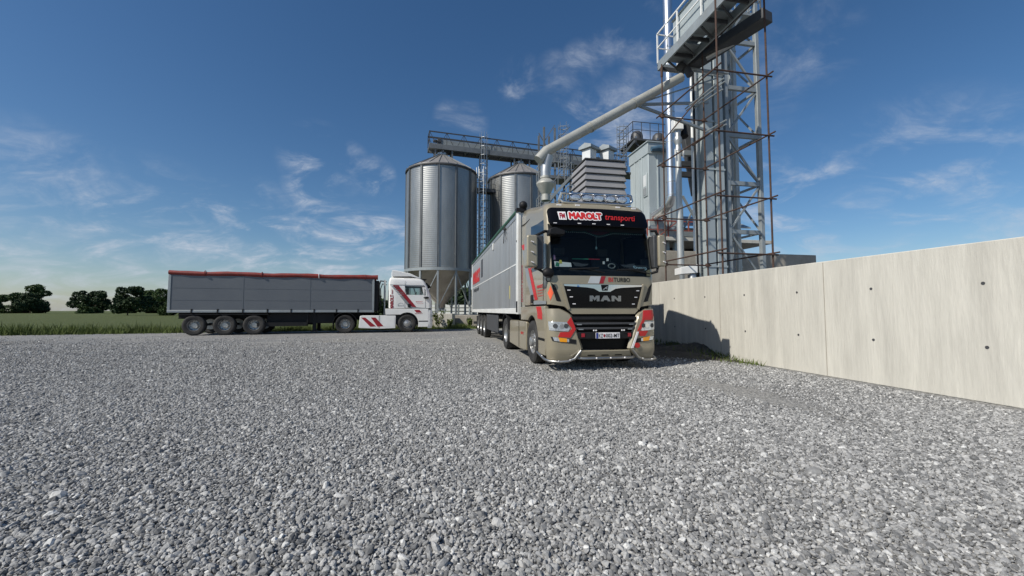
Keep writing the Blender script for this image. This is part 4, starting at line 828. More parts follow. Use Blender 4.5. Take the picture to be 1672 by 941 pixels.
def plinths():
    def block(x0,x1,y0,y1,h,label,m):
        t=MB().box(x0,x1,y0,y1,0,h).build('concrete_plinth',m,None,bevel=.03); tag(t,label,'plinth')
    block(-5.35,-4.12,28.2,29.6,1.02,'pale concrete block beside the front of the white lorry, under the left silo',CONC)
    block(-9.2,-2.4,29.8,36.2,.90,'wide low concrete base carrying the legs of the left silo',CONC2)
    block(-2.3,4.2,31.6,38.4,.88,'low concrete base carrying the legs of the right silo',CONC2)
plinths()
GD=(SB-SA).normalized(); GN=Vector((-GD.y,GD.x,0)); GA=math.atan2(GD.y,GD.x)
def gantry():
    t=thing('conveyor_gantry','long steel conveyor gantry with lattice railings bridging the tops of the two silos','conveyor',SA+Vector((0,0,14.32)),GA)
    L0,L1=-1.12,17.2; hw=.55; H=1.40
    g=MB()
    for y in (-hw,hw): g.box(L0,L1,y-.05,y+.05,0,.42)
    for i in range(19): g.box(L0+i*(L1-L0)/18-.04,L0+i*(L1-L0)/18+.04,-hw,hw,.04,.12)
    g.build('girder',GIRDER,t,bevel=.01)
    MB().box(L0+.05,L1,-hw+.06,hw-.06,.30,.34).build('walkway_floor',GALVP,t)
    MB().box(L0+.9,L1,-.22,.22,.50,.95).build('conveyor_trough',GALVP,t,bevel=.01)
    MB().cyl((L0+.35,-.1,.80),(L0+.95,-.1,.80),.13).box(L0+.7,L0+1.0,-.28,.28,.45,1.02).build('drive_motor',DKSTEEL,t,bevel=.02)
    for y in (-hw,hw):
        r=MB().box(L0,L1,y-.035,y+.035,H-.045,H+.035).box(L0,L1,y-.025,y+.025,.83,.875)
        r.box(L0-.03,L0+.03,y-.04,y+.04,0,H+.03)
        k=13
        for i in range(k+1):
            x=L0+(L1-L0)*i/k; r.box(x-.02,x+.02,y-.02,y+.02,.42,H)
            if i<k: 
                xm=x+(L1-L0)/k/2; r.bar((x,y,H),(xm-.18,y,.42),.035).bar((x+(L1-L0)/k,y,H),(xm+.18,y,.42),.035)
        r.build('railing',DKSTEEL,t)
    MB().box(L0-.02,L0+.02,-hw,hw,H-.03,H+.03).box(L0-.02,L0+.02,-hw,hw,.8,.84).build('end_rail',DKSTEEL,t)
    for x0 in (0,6.72):
        for dx,dz in ((-.62,-.62),(0,-.25),(.75,-.7)):
            MB().box(x0+dx-.06,x0+dx+.06,-.5,-.4,dz,.05).box(x0+dx-.06,x0+dx+.06,.4,.5,dz,.05).build('support_post',GIRDER,t)
        MB().cyl((x0,0,-.15),(x0,0,.5),.15).build('drop_pipe',GALV,t)
gantry()
def cage_ladder(name,label,px,py,z0,z1,cage0,toward,mast=False,hoop=.36):
    t=thing(name,label,'ladder',(px,py,0),toward)
    for s in (-1,1): MB().box(s*.22-.02,s*.22+.02,-.02,.02,z0,z1).build('ladder_rail',GALV,t)
    r=MB(); n=int((z1-z0)/.30)
    for i in range(n): r.cyl((-.22,0,z0+.2+i*.3),(.22,0,z0+.2+i*.3),.014,n=6)
    r.build('rungs',GALV,t)
    c=MB(); k=int((z1-cage0)/.75)+1
    for i in range(k):
        z=min(z1,cage0+i*.75); c.tube([(-.22,0,z),(-.34,-.25,z),(-.28,-.55,z),(0,-.72,z),(.28,-.55,z),(.34,-.25,z),(.22,0,z)],.022,6,False)
    for x,y in ((-.34,-.25),(-.2,-.62),(0,-.72),(.2,-.62),(.34,-.25)): c.box(x-.015,x+.015,y-.015,y+.015,cage0,z1)
    c.build('safety_cage',GALV,t)
    if mast:
        for x in (-.3,.3):
            for y in (.2,.75): MB().box(x-.045,x+.045,y-.045,y+.045,.8,z1-1.6).build('mast_post',GIRDER,t)
        b=MB()
        for i in range(int((z1-2.6)/.9)):
            z=1+i*.9
            for y in (.2,.75): b.bar((-.3,y,z),(.3,y,z+.9),.03).bar((-.3,y,z),(.3,y,z),.03)
            for x in (-.3,.3): b.bar((x,.2,z),(x,.75,z+.9),.03)
        b.build('mast_bracing',GIRDER,t)
    return t
cage_ladder('caged_ladder','caged ladder fixed to the right flank of the left silo',-2.74,32.3,1.3,12.7,3.2,R(65))
cage_ladder('caged_ladder','tall caged ladder on a lattice mast between the two silos, reaching above the gantry',-2.42,34.0,1.0,16.2,3.0,R(8),True)
def link():
    a=at(772,308,33.4); t=thing('link_catwalk','short dark catwalk with railing joining the two silos near their eaves','catwalk',(-3.0,33.2,11.05),GA+R(-3))
    MB().box(-.2,1.75,-.4,.4,0,.12).box(-.2,1.75,-.42,-.38,-.06,.22).box(-.2,1.75,.38,.42,-.06,.22).build('deck',DKSTEEL,t)
    for y in (-.4,.4):
        r=MB().box(-.2,1.75,y-.02,y+.02,1.08,1.12).box(-.2,1.75,y-.015,y+.015,.6,.63)
        for x in (-.2,.8,1.72): r.box(x-.02,x+.02,y-.02,y+.02,.1,1.1)
        r.build('railing',GIRDER,t)
link()
def frame_rail(mb,p,q,h=1.05,n=3,w=.03):
    """guard rail from p to q: posts, top and middle rail"""
    p=Vector(p);q=Vector(q); up=Vector((0,0,h)); mb.bar(p+up,q+up,w).bar(p+up*.52,q+up*.52,w*.8)
    for i in range(n+1):
        c=p.lerp(q,i/n); mb.bar(c,c+up,w)
    return mb
def dryer():
    P0=Vector((4.42,24,0)); t=thing('grain_dryer','dark grey louvred grain dryer tower with two chimneys, behind the beige lorry','dryer',P0,TH)
    Wd,D,H=2.52,2.4,10.35; zb=3.6
    MB().box(.06,Wd-.06,.06,D-.06,zb,H-.02).build('shade_casing',BLACKP,t)  # blackened casing: paints the shade seen in the gaps between louvres
    for i in range(16):
        z=H-.42-.415*i
        if z<zb: break
        m=MB(); pr=[(0,0),(0,.10),(.08,.385),(.08,.0)]
        # each louvre is a sloping skirt round the tower
        for a,b in (((-.02,-.02),(Wd+.02,-.02)),((Wd+.02,-.02),(Wd+.02,D+.02)),((Wd+.02,D+.02),(-.02,D+.02)),((-.02,D+.02),(-.02,-.02))): pass
        o=.075; i_=.06
        lo=[(-o,-o),(Wd+o,-o),(Wd+o,D+o),(-o,D+o)]; hi=[(i_-.04,i_-.04),(Wd-i_+.04,i_-.04),(Wd-i_+.04,D-i_+.04),(i_-.04,D-i_+.04)]; inn=[(i_,i_),(Wd-i_,i_),(Wd-i_,D-i_),(i_,D-i_)]
        V=[(x,y,z) for x,y in lo]+[(x,y,z+.355) for x,y in hi]+[(x,y,z-.012) for x,y in inn]
        F=[(j,(j+1)%4,4+(j+1)%4,4+j) for j in range(4)]+[(8+j,8+(j+1)%4,(j+1)%4,j) for j in range(4)]
        m.add(V,F).build('louvre',LOUVRE,t,20)
    MB().box(-.05,Wd+.05,-.05,D+.05,H-.03,H+.05).build('roof',DKSTEEL,t,bevel=.01)
    MB().box(.1,Wd-.1,.1,D-.1,0,zb).build('base',DKSTEEL,t)
    for x,y,c in ((.48,.62,0),(1.66,.62,0)):
        ch=MB().box(-.31,.31,-.31,.31,H,H+.78,Matrix.Translation((x,y,0))@Matrix.Rotation(R(32),4,'Z')).build('chimney',CHIM,t,bevel=.01)
        M=Matrix.Translation((x,y,H+.80))@Matrix.Rotation(R(32),4,'Z'); k=MB()
        k.add([(-.46,-.46,0),(.46,-.46,0),(.46,.46,0),(-.46,.46,0),(-.46,-.46,.16),(.46,-.46,.16),(.46,.46,.16),(-.46,.46,.16),(-.46,0,.34),(.46,0,.34)],[(0,3,2,1),(0,1,5,4),(2,3,7,6),(1,2,6,9,5),(3,0,4,8,7),(4,5,9,8),(6,7,8,9)],M); k.build('chimney_cap',GALVP,ch,20)
dryer()
def stair_tower():
    t=thing('access_tower','tangle of steel stairs, platforms and railings left of the louvred dryer','stair tower',(2.9,27.0,0),TH)
    for x in (-.75,0,1.1):
        for y in (0,1.4): MB().box(x-.06,x+.06,y-.06,y+.06,0,13.6 if x<1 else 11.8).build('tower_post',GIRDER,t)
    for z in (6.4,8.0,10.2):
        MB().box(-.9,1.3,-.1,1.5,z,z+.08).box(-.9,1.3,-.14,-.08,z-.1,z+.1).build('platform',GIRDER,t)
        r=MB(); frame_rail(r,(-.9,-.1,z),(1.3,-.1,z),1.05,4,.04); frame_rail(r,(-.9,-.1,z),(-.9,1.5,z),1.05,3,.04); frame_rail(r,(1.3,-.1,z),(1.3,1.5,z),1.05,3,.04); r.build('railing',GALVP,t)
    st=MB()
    for (x0,z0,x1,z1,y) in ((-.9,8.1,1.0,10.2,-.5),(1.0,6.4,-.6,8.0,-.5),(-.7,4.2,1.0,6.4,-.5)):
        for yy in (y,y+.5): st.bar((x0,yy,z0),(x1,yy,z1),.05,.16)
        for i in range(8): st.box(x0+(x1-x0)*i/8-.1,x0+(x1-x0)*i/8+.1,y,y+.5,z0+(z1-z0)*i/8,z0+(z1-z0)*i/8+.03)
        st.bar((x0,y,z0+.95),(x1,y,z1+.95),.035)
        for i in range(5): st.bar((x0+(x1-x0)*i/4,y,z0+(z1-z0)*i/4),(x0+(x1-x0)*i/4,y,z0+(z1-z0)*i/4+.95),.03)
    st.build('stair',GALVP,t)
    b=MB()
    for i in range(9):
        z=3+i*1.2; b.bar((-.75,0,z),(0,0,z+1.2),.05).bar((0,1.4,z),(-.75,1.4,z+1.2),.05).bar((0,0,z),(1.1,0,z+1.2),.04)
    b.build('bracing',GIRDER,t)
    c=MB()
    for i in range(7): 
        z=10.3+.55*i; c.tube([(.55+.34*math.cos(a),-.15+.34*math.sin(a),z) for a in [PI*k/5*2 for k in range(5)]],.025,5,closed=True)
    for k in range(5): c.bar((.55+.34*math.cos(PI*k/5*2),-.15+.34*math.sin(PI*k/5*2),10.2),(.55+.34*math.cos(PI*k/5*2),-.15+.34*math.sin(PI*k/5*2),13.9),.025)
    c.build('ladder_cage',GALV,t)
    pl=MB(); pl.add([(.5,-1.4,8.05),(2.0,-1.4,8.05),(2.0,.1,8.05),(.5,.1,8.05),(.5,-1.4,8.16),(2.0,-1.4,8.16),(2.0,.1,8.16),(.5,.1,8.16)],[(0,3,2,1),(4,5,6,7),(0,1,5,4),(1,2,6,5),(2,3,7,6),(3,0,4,7)]).bar((.55,-1.3,8.05),(1.1,-.1,6.9),.08).bar((1.9,-1.3,8.05),(1.9,-.1,6.9),.08)
    frame_rail(pl,(.5,-1.4,8.16),(2.0,-1.4,8.16),1.1,3,.045); frame_rail(pl,(.5,-1.4,8.16),(.5,.1,8.16),1.1,3,.045); pl.build('platform',GALVP,t)
    MB().cyl((.2,-.3,6.0),(1.2,-.3,5.2),.22).cyl((-.5,-.2,4.6),(.6,-.2,5.6),.16).box(-.3,.4,-.4,.2,6.55,7.1).build('fan_housing',DKSTEEL,t,bevel=.03)
stair_tower()
def cabinet():
    P0=Vector((.341*22,22,0)); t=thing('elevator_cabin','tall pale grey sheet-clad cabin with a hatch, right of the louvred dryer','cabin',P0,TH)
    Wd,D,H=1.75,2.1,10.5; zb=5.75
    MB().box(0,Wd,0,D,zb,H-.55).build('cladding',CABIN,t,bevel=.02)
    MB().box(-.05,Wd+.05,-.05,D+.05,H-.62,H).box(-.12,Wd+.12,-.12,D+.12,H,H+.06).build('roof',CABIN,t,bevel=.01)
    rb=MB()
    for y in (.65,.95,1.5): rb.box(-.045,.002,y-.03,y+.03,zb+.05,H-.64)
    for x in (.55,1.25): rb.box(x-.04,x+.04,-.045,.002,zb+.05,H-.64)
    rb.build('vertical_rib',CABIN,t,bevel=.008)
    hd=MB().box(-.06,.0,.10,.52,7.55,8.85).build('hatch',CABIN,t,bevel=.015); MB().box(-.075,-.055,.16,.46,8.1,8.75).build('hatch_window',CHIM,hd); MB().box(-.08,-.055,.14,.48,7.62,8.02).build('label_plate',SILV,hd)
    for z in (6.6,9.4): MB().box(-.06,.0,2.0,2.08,z,z+.1).build('hinge',DKSTEEL,t)
    MB().add([(-.08,-.08,zb),(Wd+.08,-.08,zb),(Wd+.08,D+.08,zb),(-.08,D+.08,zb),(.0,.0,zb-.45),(Wd,.0,zb-.45),(Wd,D,zb-.45),(.0,D,zb-.45)],[(0,1,2,3),(0,4,5,1),(1,5,6,2),(2,6,7,3),(3,7,4,0),(4,7,6,5)]).box(-.09,Wd+.09,-.09,D+.09,zb-.01,zb+.06).build('lower_hopper',CABIN,t)
    MB().box(.08,Wd-.5,.1,D-.1,2.0,zb-.4).build('lower_casing',CABIN,t,bevel=.02)
    for x in (.85,1.55): MB().box(x-.09,x+.09,-.05,.13,.5,zb).build('support_leg',CABIN,t)
    tp=MB().tube([(.1,-.16,H-.42),(.5,-.2,H-.36),(1.0,-.2,H-.38),(1.7,-.16,H-.5)],[.12,.16,.15,.10],10).build('blue_tarpaulin',mat('blue_tarpaulin',(.05,.11,.17),.6,0,.3,5,bump=.4,bscale=10),t)
cabinet()
def motor_platform():
    t=thing('motor_platform','high railed platform carrying two domed fan motors, above and behind the grey cabin','platform',at(1022,232,26.5),TH)
    MB().box(.3,3.4,-.4,1.6,0,.14).build('deck',DKSTEEL,t,bevel=.02)
    und=MB()
    for x in (.5,1.6,2.8): und.box(x-.06,x+.06,-.4,1.6,-.16,0)
    und.bar((.4,-.3,0),(1.4,-.3,-1.0),.08).build('under_beam',DKSTEEL,t)
    for x in (1.0,2.6):
        f=MB().lathe([(.40,0),(.41,.45),(.36,.66),(.22,.80),(.0005,.84)],20,'z',(x,.4,.14)).build('fan_motor',DARKGREY,t); MB().box(x-.35,x-.24,-.06,.02,.3,.42).build('terminal_box',GALV,f)
    r=MB(); frame_rail(r,(.3,-.4,.14),(3.4,-.4,.14),1.1,5,.035); frame_rail(r,(.3,-.4,.14),(.3,1.6,.14),1.1,3,.035); r.build('railing',DKSTEEL,t)
    c=MB()
    for i in range(6):
        z=-1.2+.45*i; c.tube([(-.15+.33*math.cos(a),.3+.33*math.sin(a),z) for a in [2*PI*k/8 for k in range(8)]],.022,5,closed=True)
    for k in range(8): a=2*PI*k/8; c.bar((-.15+.33*math.cos(a),.3+.33*math.sin(a),-1.3),(-.15+.33*math.cos(a),.3+.33*math.sin(a),1.2),.022)
    c.build('ladder_cage',GALV,t)
    lp=MB(); lp.box(-1.0,.9,-.6,.5,-2.35,-2.25); frame_rail(lp,(-1.0,-.6,-2.25),(.9,-.6,-2.25),1.0,3,.03); frame_rail(lp,(.9,-.6,-2.25),(.9,.5,-2.25),1.0,2,.03); lp.bar((-.6,-.5,-1.3),(.35,-.5,-.1),.10); lp.build('lower_landing',GIRDER,t)
    for x in (1.1,2.9): MB().box(x-.1,x+.1,.5,.7,-10.3,0).build('support_leg',GIRDER,t)
motor_platform()
def spout():
    A=at(1112,127,14.5); B=at(893,247,13.0); E=at(879,262,12.9); t=thing('loading_spout','long slanting grey grain spout with a drop pipe and double-cone nozzle over the silver trailer','spout',B)
    o=lambda p: Vector(p)-B
    tb=MB().tube([o(A),o(B)],.165,18).build('spout_tube',SPOUT,t)
    MB().tube([o(B)+(o(A)-o(B))*.012,o(B)-(o(A)-o(B)).normalized()*.02,o(E)],.172,18).build('spout_stub',SPOUT,t)
    fl=MB(); dd=(A-B).normalized()
    for q in (.30,.62): 
        c=(A-B)*q; fl.tube([c-dd*.03,c+dd*.03],.185,18)
    fl.build('flange',SPOUT,tb)
    d=Vector((.02,.0,0)); top=at(896,255,13.0)-B; b1=at(891,280,13.0)-B; b2=at(891,291,13.0)-B
    cx=b2.x; z=lambda py:(at(891,py,13.0)-B).z
    MB().tube([top,(top+b1)/2+Vector((-.02,0,.02)),b1,Vector((cx,0,z(291)))],[.165,.165,.158,.155],18).build('drop_pipe',GALV,t)
    MB().lathe([(.16,z(289)),(.18,z(289)),(.18,z(292)),(.16,z(292.5)),(.30,z(299.5)),(.305,z(302)),(.17,z(315)),(.13,z(318)),(.13,z(320)),(.145,z(320)),(.145,z(328)),(.12,z(328)),(.12,z(321))],28,'z',(cx,0,0)).build('nozzle',SPOUT,t,30)
spout()
def bracket():
    A=at(1043,171,14.05); t=thing('spout_bracket','triangular steel arm bracing the slanting spout against the scaffolded elevator','bracket',A)
    m=MB(); e=lambda px,py,Y: at(px,py,Y)-A
    m.bar((0,0,0),e(1156,168,15.0),.085); m.bar((0,0,.04),e(1170,128,15.0),.045); m.bar((0,0,-.04),e(1152,213,15.0),.085)
    m.build('bracket_arm',GALVP,t); MB().tube([(.0,-.02,-.1),(.02,-.02,.22)],.03,8).box(-.08,.10,-.05,.05,-.08,.06).build('clamp',GALVP,t)
bracket()
def duct():
    Y=20.4; P=at(1093.5,180,Y); t=thing('air_duct','thick shiny vertical metal duct between the grey cabin and the scaffold','duct',(P.x,P.y,0)); r=.23
    zt=at(1093,-40,Y).z; z=lambda py: at(1093,py,Y).z
    MB().tube([(0,0,z(322)),(0,0,zt)],r,26).build('duct_tube',DUCT,t)
    MB().tube([(0,0,z(320)),(-.01,.05,z(325)),(-.05,.2,z(331)),(-.13,.45,z(336)),(-.24,.85,z(340)),(-.36,1.5,z(342))],r+.004,22).build('duct_elbow',DUCT,t)
    MB().tube([(0,0,zt),(.02,-.05,zt+.3),(.12,-.25,zt+.6),(.3,-.6,zt+.7),(.6,-1.2,zt+.7)],r+.004,22).build('duct_elbow',DUCT,t)
    f=MB()
    for py in (-10,35,80,130,185,233,298,319): f.tube([(0,0,z(py)-.02),(0,0,z(py)+.02)],r+.009,26)
    f.build('duct_joint',GALV,t)
duct()
def thin_pipe():
    P=at(1109,330,15.6); t=thing('dust_pipe','thinner pale spiral pipe with a white head box, right of the shiny duct','pipe',(P.x,P.y,0)); z=lambda py: at(1109,py,15.6).z
    tb=MB(); n=60; z0,z1=z(436),z(247)
    tb.lathe([(.112+(.004 if i%2 else 0),z0+(z1-z0)*i/(2*n)) for i in range(2*n+1)],18); tb.build('pipe_tube',SPIRAL,t,60)
    MB().lathe([(.112,z(247)),(.13,z(247)),(.13,z(243)),(.10,z(240)),(.10,z(236)),(.15,z(232)),(.15,z(226)),(.11,z(223)),(.13,z(214))],18).build('pipe_collar',GALV,t)
    MB().box(-.19,.17,-.18,.18,z(214),z(195)).build('head_box',WHITEP,t,bevel=.02)
    MB().cyl((.30,.1,z(222)),(.30,.25,z(203)),.16).build('motor',BLACKP,t,bevel=.02)
    for x in (-.17,.15): MB().box(x-.02,x+.02,-.16,-.12,z(260),z(246)).build('clamp_strap',WHITEP,t)
    MB().add([(-.12,-.3,z(449)),(.52,-.3,z(447)),(.52,.3,z(447)),(-.12,.3,z(449)),(-.12,-.3,z(438)),(.52,-.3,z(433)),(.52,.3,z(433)),(-.12,.3,z(438))],[(0,3,2,1),(4,5,6,7),(0,1,5,4),(1,2,6,5),(2,3,7,6),(3,0,4,7)]).build('foot_box',WHITEP,t,bevel=.015)
    MB().cyl((.36,-.1,z(449)),(.40,-.15,z(462)),.14,.17).build('foot_spout',GALV,t)
thin_pipe()
def steel_frame():
    P=at(1112,300,17.2); t=thing('steel_frame','grey steel frame of columns and cross beams behind the pipes','frame',(P.x,P.y,0),TH); z=lambda py: at(1112,py,17.2).z
    for x,w in ((-.05,.12),(1.0,.2)):
        MB().box(x-w/2,x+w/2,-.1,.1,1.5,z(60) if x>.5 else z(335)).build('column',GALVP,t,bevel=.01)
    for py in (250,268,285,383): MB().box(-.1,1.05,-.09,.09,z(py)-.11,z(py)+.11).build('cross_beam',GALVP if py in (250,383) else DKSTEEL,t,bevel=.01)
    MB().bar((.05,0,z(320)),(.98,0,z(378)),.08).bar((.05,.05,z(378)),(.9,.05,z(318)),.06).build('brace',GALVP,t)
steel_frame()
def chute():
    a=at(1118,204,17.6); b=at(1139,318,17.6); t=thing('inclined_chute','dark inclined chute dropping from the motor beside the pale pipe','chute',a)
    MB().bar((0,0,0),b-a,.42,.40,(0,1,0)).build('chute_trunk',DKSTEEL,t,bevel=.02); d=(b-a); MB().bar(d*1.0,d*1.05,.34,.34,(0,1,0)).build('chute_collar',WHITEP,t); MB().bar(d*1.05,d*1.5+Vector((.0,0,0)),.2,.2,(0,1,0)).build('chute_foot',DKSTEEL,t)
chute()
def head_platform():
    A=at(1075,116,15.2); t=thing('head_platform','railed steel platform with a machine box, overhead at the elevator head','platform',A,TH)
    LN=6.5
    MB().box(-.03,.03,-LN,.02,.0,.34).box(.82,.88,-LN,.02,.0,.30).box(-.03,.88,-.04,.02,0,.28).build('platform_beam',GALVP,t,bevel=.008)
    g=MB()
    for i in range(7): g.bar((.0,-.6-i*.95,.04),(.85,-.1-i*.95,.04),.05)
    for i in range(8): g.box(.03,.82,-.05-i*.9,-.0-i*.9,.02,.16)
    g.build('under_bracing',DKSTEEL,t)
    fl=MB()
    for i in range(4): fl.box(.05,.80,-.3-1.6*i-1.1,-.3-1.6*i,.20,.24)
    fl.build('deck_plate',GALVP,t)
    r=MB(); frame_rail(r,(-.02,0,.3),(-.02,-LN,.3),1.15,5,.045); frame_rail(r,(-.02,0,.3),(.82,0,.3),1.15,2,.04); r.build('railing',WHITEP,t)
    MB().box(.10,.80,-3.6,-.85,.36,1.35).box(.06,.84,-3.64,-.81,1.35,1.40).build('machine_box',CABIN,t,bevel=.02)
    MB().tube([(.45,-1.9,1.4),(.45,-1.9,1.9),(.45,-2.4,2.3),(.45,-3.6,2.4)],.28,18).build('elbow_duct',DUCT,t)
    h=MB().bar((1.1,-.4,.1),(1.9,-3.2,.15),.5,.35).build('drive_trunk',DKSTEEL,t,bevel=.02)
    MB().tube([(.86,-.5,-.10),(.92,-.62,-.42)],.13,16).tube([(.70,-.3,.1),(.82,-.45,-.14)],.17,14).build('spout_head',DKSTEEL,t)
    MB().cyl((1.2,-1.2,-.1),(1.75,-2.0,.05),.09).build('drive_shaft',GALV,t)
    MB().box(.88,2.6,-.35,-.27,-.06,.02).box(.88,2.6,-.6,-.52,-.16,-.10).build('outrigger',GALVP,t)
head_platform()
def elevator():
    P=at(1153,300,15.5); t=thing('bucket_elevator','tall pale grey twin-trunk bucket elevator behind the rusty scaffold','elevator',(P.x,P.y,0),TH)
    for i,x0 in enumerate((0,.46)):
        tr=MB().box(x0,x0+.36,0,.5,1.6,13.2).build('trunk',CABIN,t,bevel=.01)
        f=MB()
        for k in range(6): f.box(x0-.025,x0+.385,-.025,.525,2.9+k*1.9,2.97+k*1.9)
        f.build('trunk_flange',CABIN,tr)
    MB().box(-.2,1.1,-.1,.7,12.4,13.6).build('head_casing',CABIN,t,bevel=.05); MB().box(-.25,1.15,-.15,.75,1.4,2.4).build('boot',GALVP,t,bevel=.03)
    MB().cyl((-.10,.62,3.6),(-.10,.62,12.0),.06,n=12).build('vent_pipe',WHITEP,t)
elevator()
def cable_tray():
    t=thing('cable_tray','pale perforated cable tray rising up the left flank of the bucket elevator','cable tray',(7.27,15.80,0),TH+PI/2)
    for x in (-.09,.09): MB().box(x-.018,x+.018,-.03,.03,2.0,12.6).build('tray_rail',SPIRAL,t)
    m=MB()
    for i in range(88): m.box(-.075,.075,-.012,.012,2.1+i*.12,2.17+i*.12)
    m.build('tray_rungs',SPIRAL,t)
    MB().tube([(-.03,.03,2.0),(-.03,.03,12.5)],.022,6).build('cable',BLACKP,t); MB().tube([(.03,.03,2.0),(.04,.03,12.5)],.018,6).build('cable',BLACKP,t)
cable_tray()
def scaffold():
    B=Vector((5.30,13.97,0)); t=thing('scaffold','rusty tube scaffold with coupled ledgers in front of the elevator and pipes','scaffold',B,TH)
    w=1.63; dp=-2.8; zt=9.95
    for (x,y,h) in ((0,0,zt),(w,0,13.5),(0,dp,13.5),(w,dp,13.5)):
        s=MB().cyl((x,y,1.9),(x,y,h),.026,n=10).build('standard',RUST,t)
    for z in (2.83,4.44,6.29,8.06,10.6):
        if z<zt:
            MB().cyl((-.12,.03,z),(w+.15,.03,z),.024,n=8).build('ledger',RUST,t)
            MB().cyl((-.03,.35,z+.10-.0),(-.03,dp-.2,z+.10),.024,n=8).build('ledger',RUST,t)
        MB().cyl((w+.03,.15,z+.05),(w+.03,dp-.2,z+.05),.024,n=8).build('ledger',RUST,t)
        MB().cyl((-.15,dp-.03,z),(w+.15,dp-.03,z),.024,n=8).build('ledger',RUST,t)
    cp=MB()
    for z in (2.83,4.44,6.29,8.06):
        for x,y in ((0,0),(w,0)): cp.box(x-.05,x+.05,y-.05,y+.06,z-.05,z+.07).cyl((x-.07,y,z-.02),(x+.07,y,z-.02),.02,n=6)
    cp.build('coupler',RUST,t)
    o=lambda px,py,Y: Matrix.Rotation(-TH,3,'Z')@(at(px,py,Y)-B)
    for a,b in (((1119,178,15.0),(1182,128,12.6)),((1121,181,15.0),(1184,133,12.6)),((1134,176,14.6),(1180,146,12.8)),((1131,238,14.9),(1158,219,14.0)),((1150,217,14.4),(1186,196,12.9)),((1152,222,14.4),(1186,203,12.9))):
        MB().cyl(o(*a),o(*b),.026,n=8).build('grey_brace',GALVP if b[1]!=219 else RUST,t)
    MB().cyl((.0,-.04,7.2),(w,-.04,9.1),.022,n=8).build('diagonal',RUST,t)
    MB().tube([(.0,.0,zt-.1),(.0,.01,9.5)],.045,8).build('coupler',RUST,t)
scaffold()
def rear_yard():
    # old concrete wall, loading dock and shed seen between the pipes
    t=MB().box(0,11,0,.4,0,4.15).build('back_wall',CONC2,None,bevel=.02); t.location=(5.2,19.2,0); t.rotation_euler=(0,0,TH); tag(t,'stained old concrete wall beyond the retaining wall, behind the pipes','wall')
    t=thing('loading_shed','low shed with a deep dark opening and a red steel railing, seen between the pipes','shed',(5.9,21.6,0),TH)
    MB().box(0,9,2.6,2.8,0,6.4).box(0,.2,0,2.8,0,5.0).build('shed_wall',LOUVRE,t)
    MB().box(-.2,9,-.3,2.8,5.02,5.22).build('dock_slab',CONC,t,bevel=.02)
    MB().add([(-.3,1.2,6.2),(9,1.2,6.2),(9,3.2,7.2),(-.3,3.2,7.2),(-.3,1.2,6.28),(9,1.2,6.28),(9,3.2,7.28),(-.3,3.2,7.28)],[(0,3,2,1),(4,5,6,7),(0,1,5,4),(1,2,6,5),(2,3,7,6),(3,0,4,7)]).build('roof',GALVP,t)
    r=MB()
    for i in range(8): r.box(1.4+i*.62,1.46+i*.62,-.1,-.04,5.22,6.15)
    r.box(1.4,6,-.1,-.04,6.1,6.17).box(1.4,6,-.09,-.05,5.6,5.65).bar((2.0,-.1,5.2),(3.2,-.1,6.1),.05); r.build('railing',REDSTEEL,t)
    MB().box(.2,9,2.0,2.1,0,4.9).build('recess_shade_sheet',BLACKV,t)  # flat black sheet standing in for the shade deep in the opening
    t=MB().box(0,.34,0,.3,1.2,3.02).build('control_cabinet',DARKGREY,None,bevel=.015); t.location=at(1133,430,15.9)*Vector((1,1,0)) if False else Vector((at(1133,430,15.9).x,15.9,0)); t.rotation_euler=(0,0,TH); tag(t,'dark upright control cabinet standing above the wall beside the pale pipe','cabinet')
rear_yard()
def support_tower():
    t=thing('lattice_tower','grey lattice steel tower standing right of the bucket elevator','tower',(8.55,15.9,0),TH)
    for x in (0,1.5):
        for y in (0,1.5): MB().box(x-.08,x+.08,y-.08,y+.08,0,14.2).build('tower_post',GALVP,t,bevel=.01)
    b=MB()
    for k in range(6):
        z=2.4+k*1.95
        for y in (0,1.5):
            MB().box(0,1.5,y-.06,y+.06,z-.08,z+.08).build('cross_beam',GALVP,t)
            b.bar((0,y,z),(1.5,y,z+1.95),.07) if k%2 else b.bar((1.5,y,z),(0,y,z+1.95),.07)
        for x in (0,1.5):
            b.bar((x,0,z),(x,1.5,z),.08); b.bar((x,0,z),(x,1.5,z+1.95),.06)
    b.build('bracing',GALVP,t)
    for x,r in ((.45,.15),(1.0,.11)):
        m=MB(); m.cyl((x,.7,1.8),(x,.7,13.8),r,n=18)
        for k in range(5): m.cyl((x,.7,3+k*2.3),(x,.7,3.06+k*2.3),r+.02,n=18)
        m.build('riser_pipe',SPIRAL,t)
    MB().box(-.1,1.7,-.1,1.7,13.3,13.42).build('top_deck',GALVP,t); r=MB(); frame_rail(r,(-.1,-.1,13.42),(1.7,-.1,13.42),1.1,3,.045); frame_rail(r,(1.7,-.1,13.42),(1.7,1.7,13.42),1.1,3,.045); r.build('railing',GALVP,t)
support_tower()

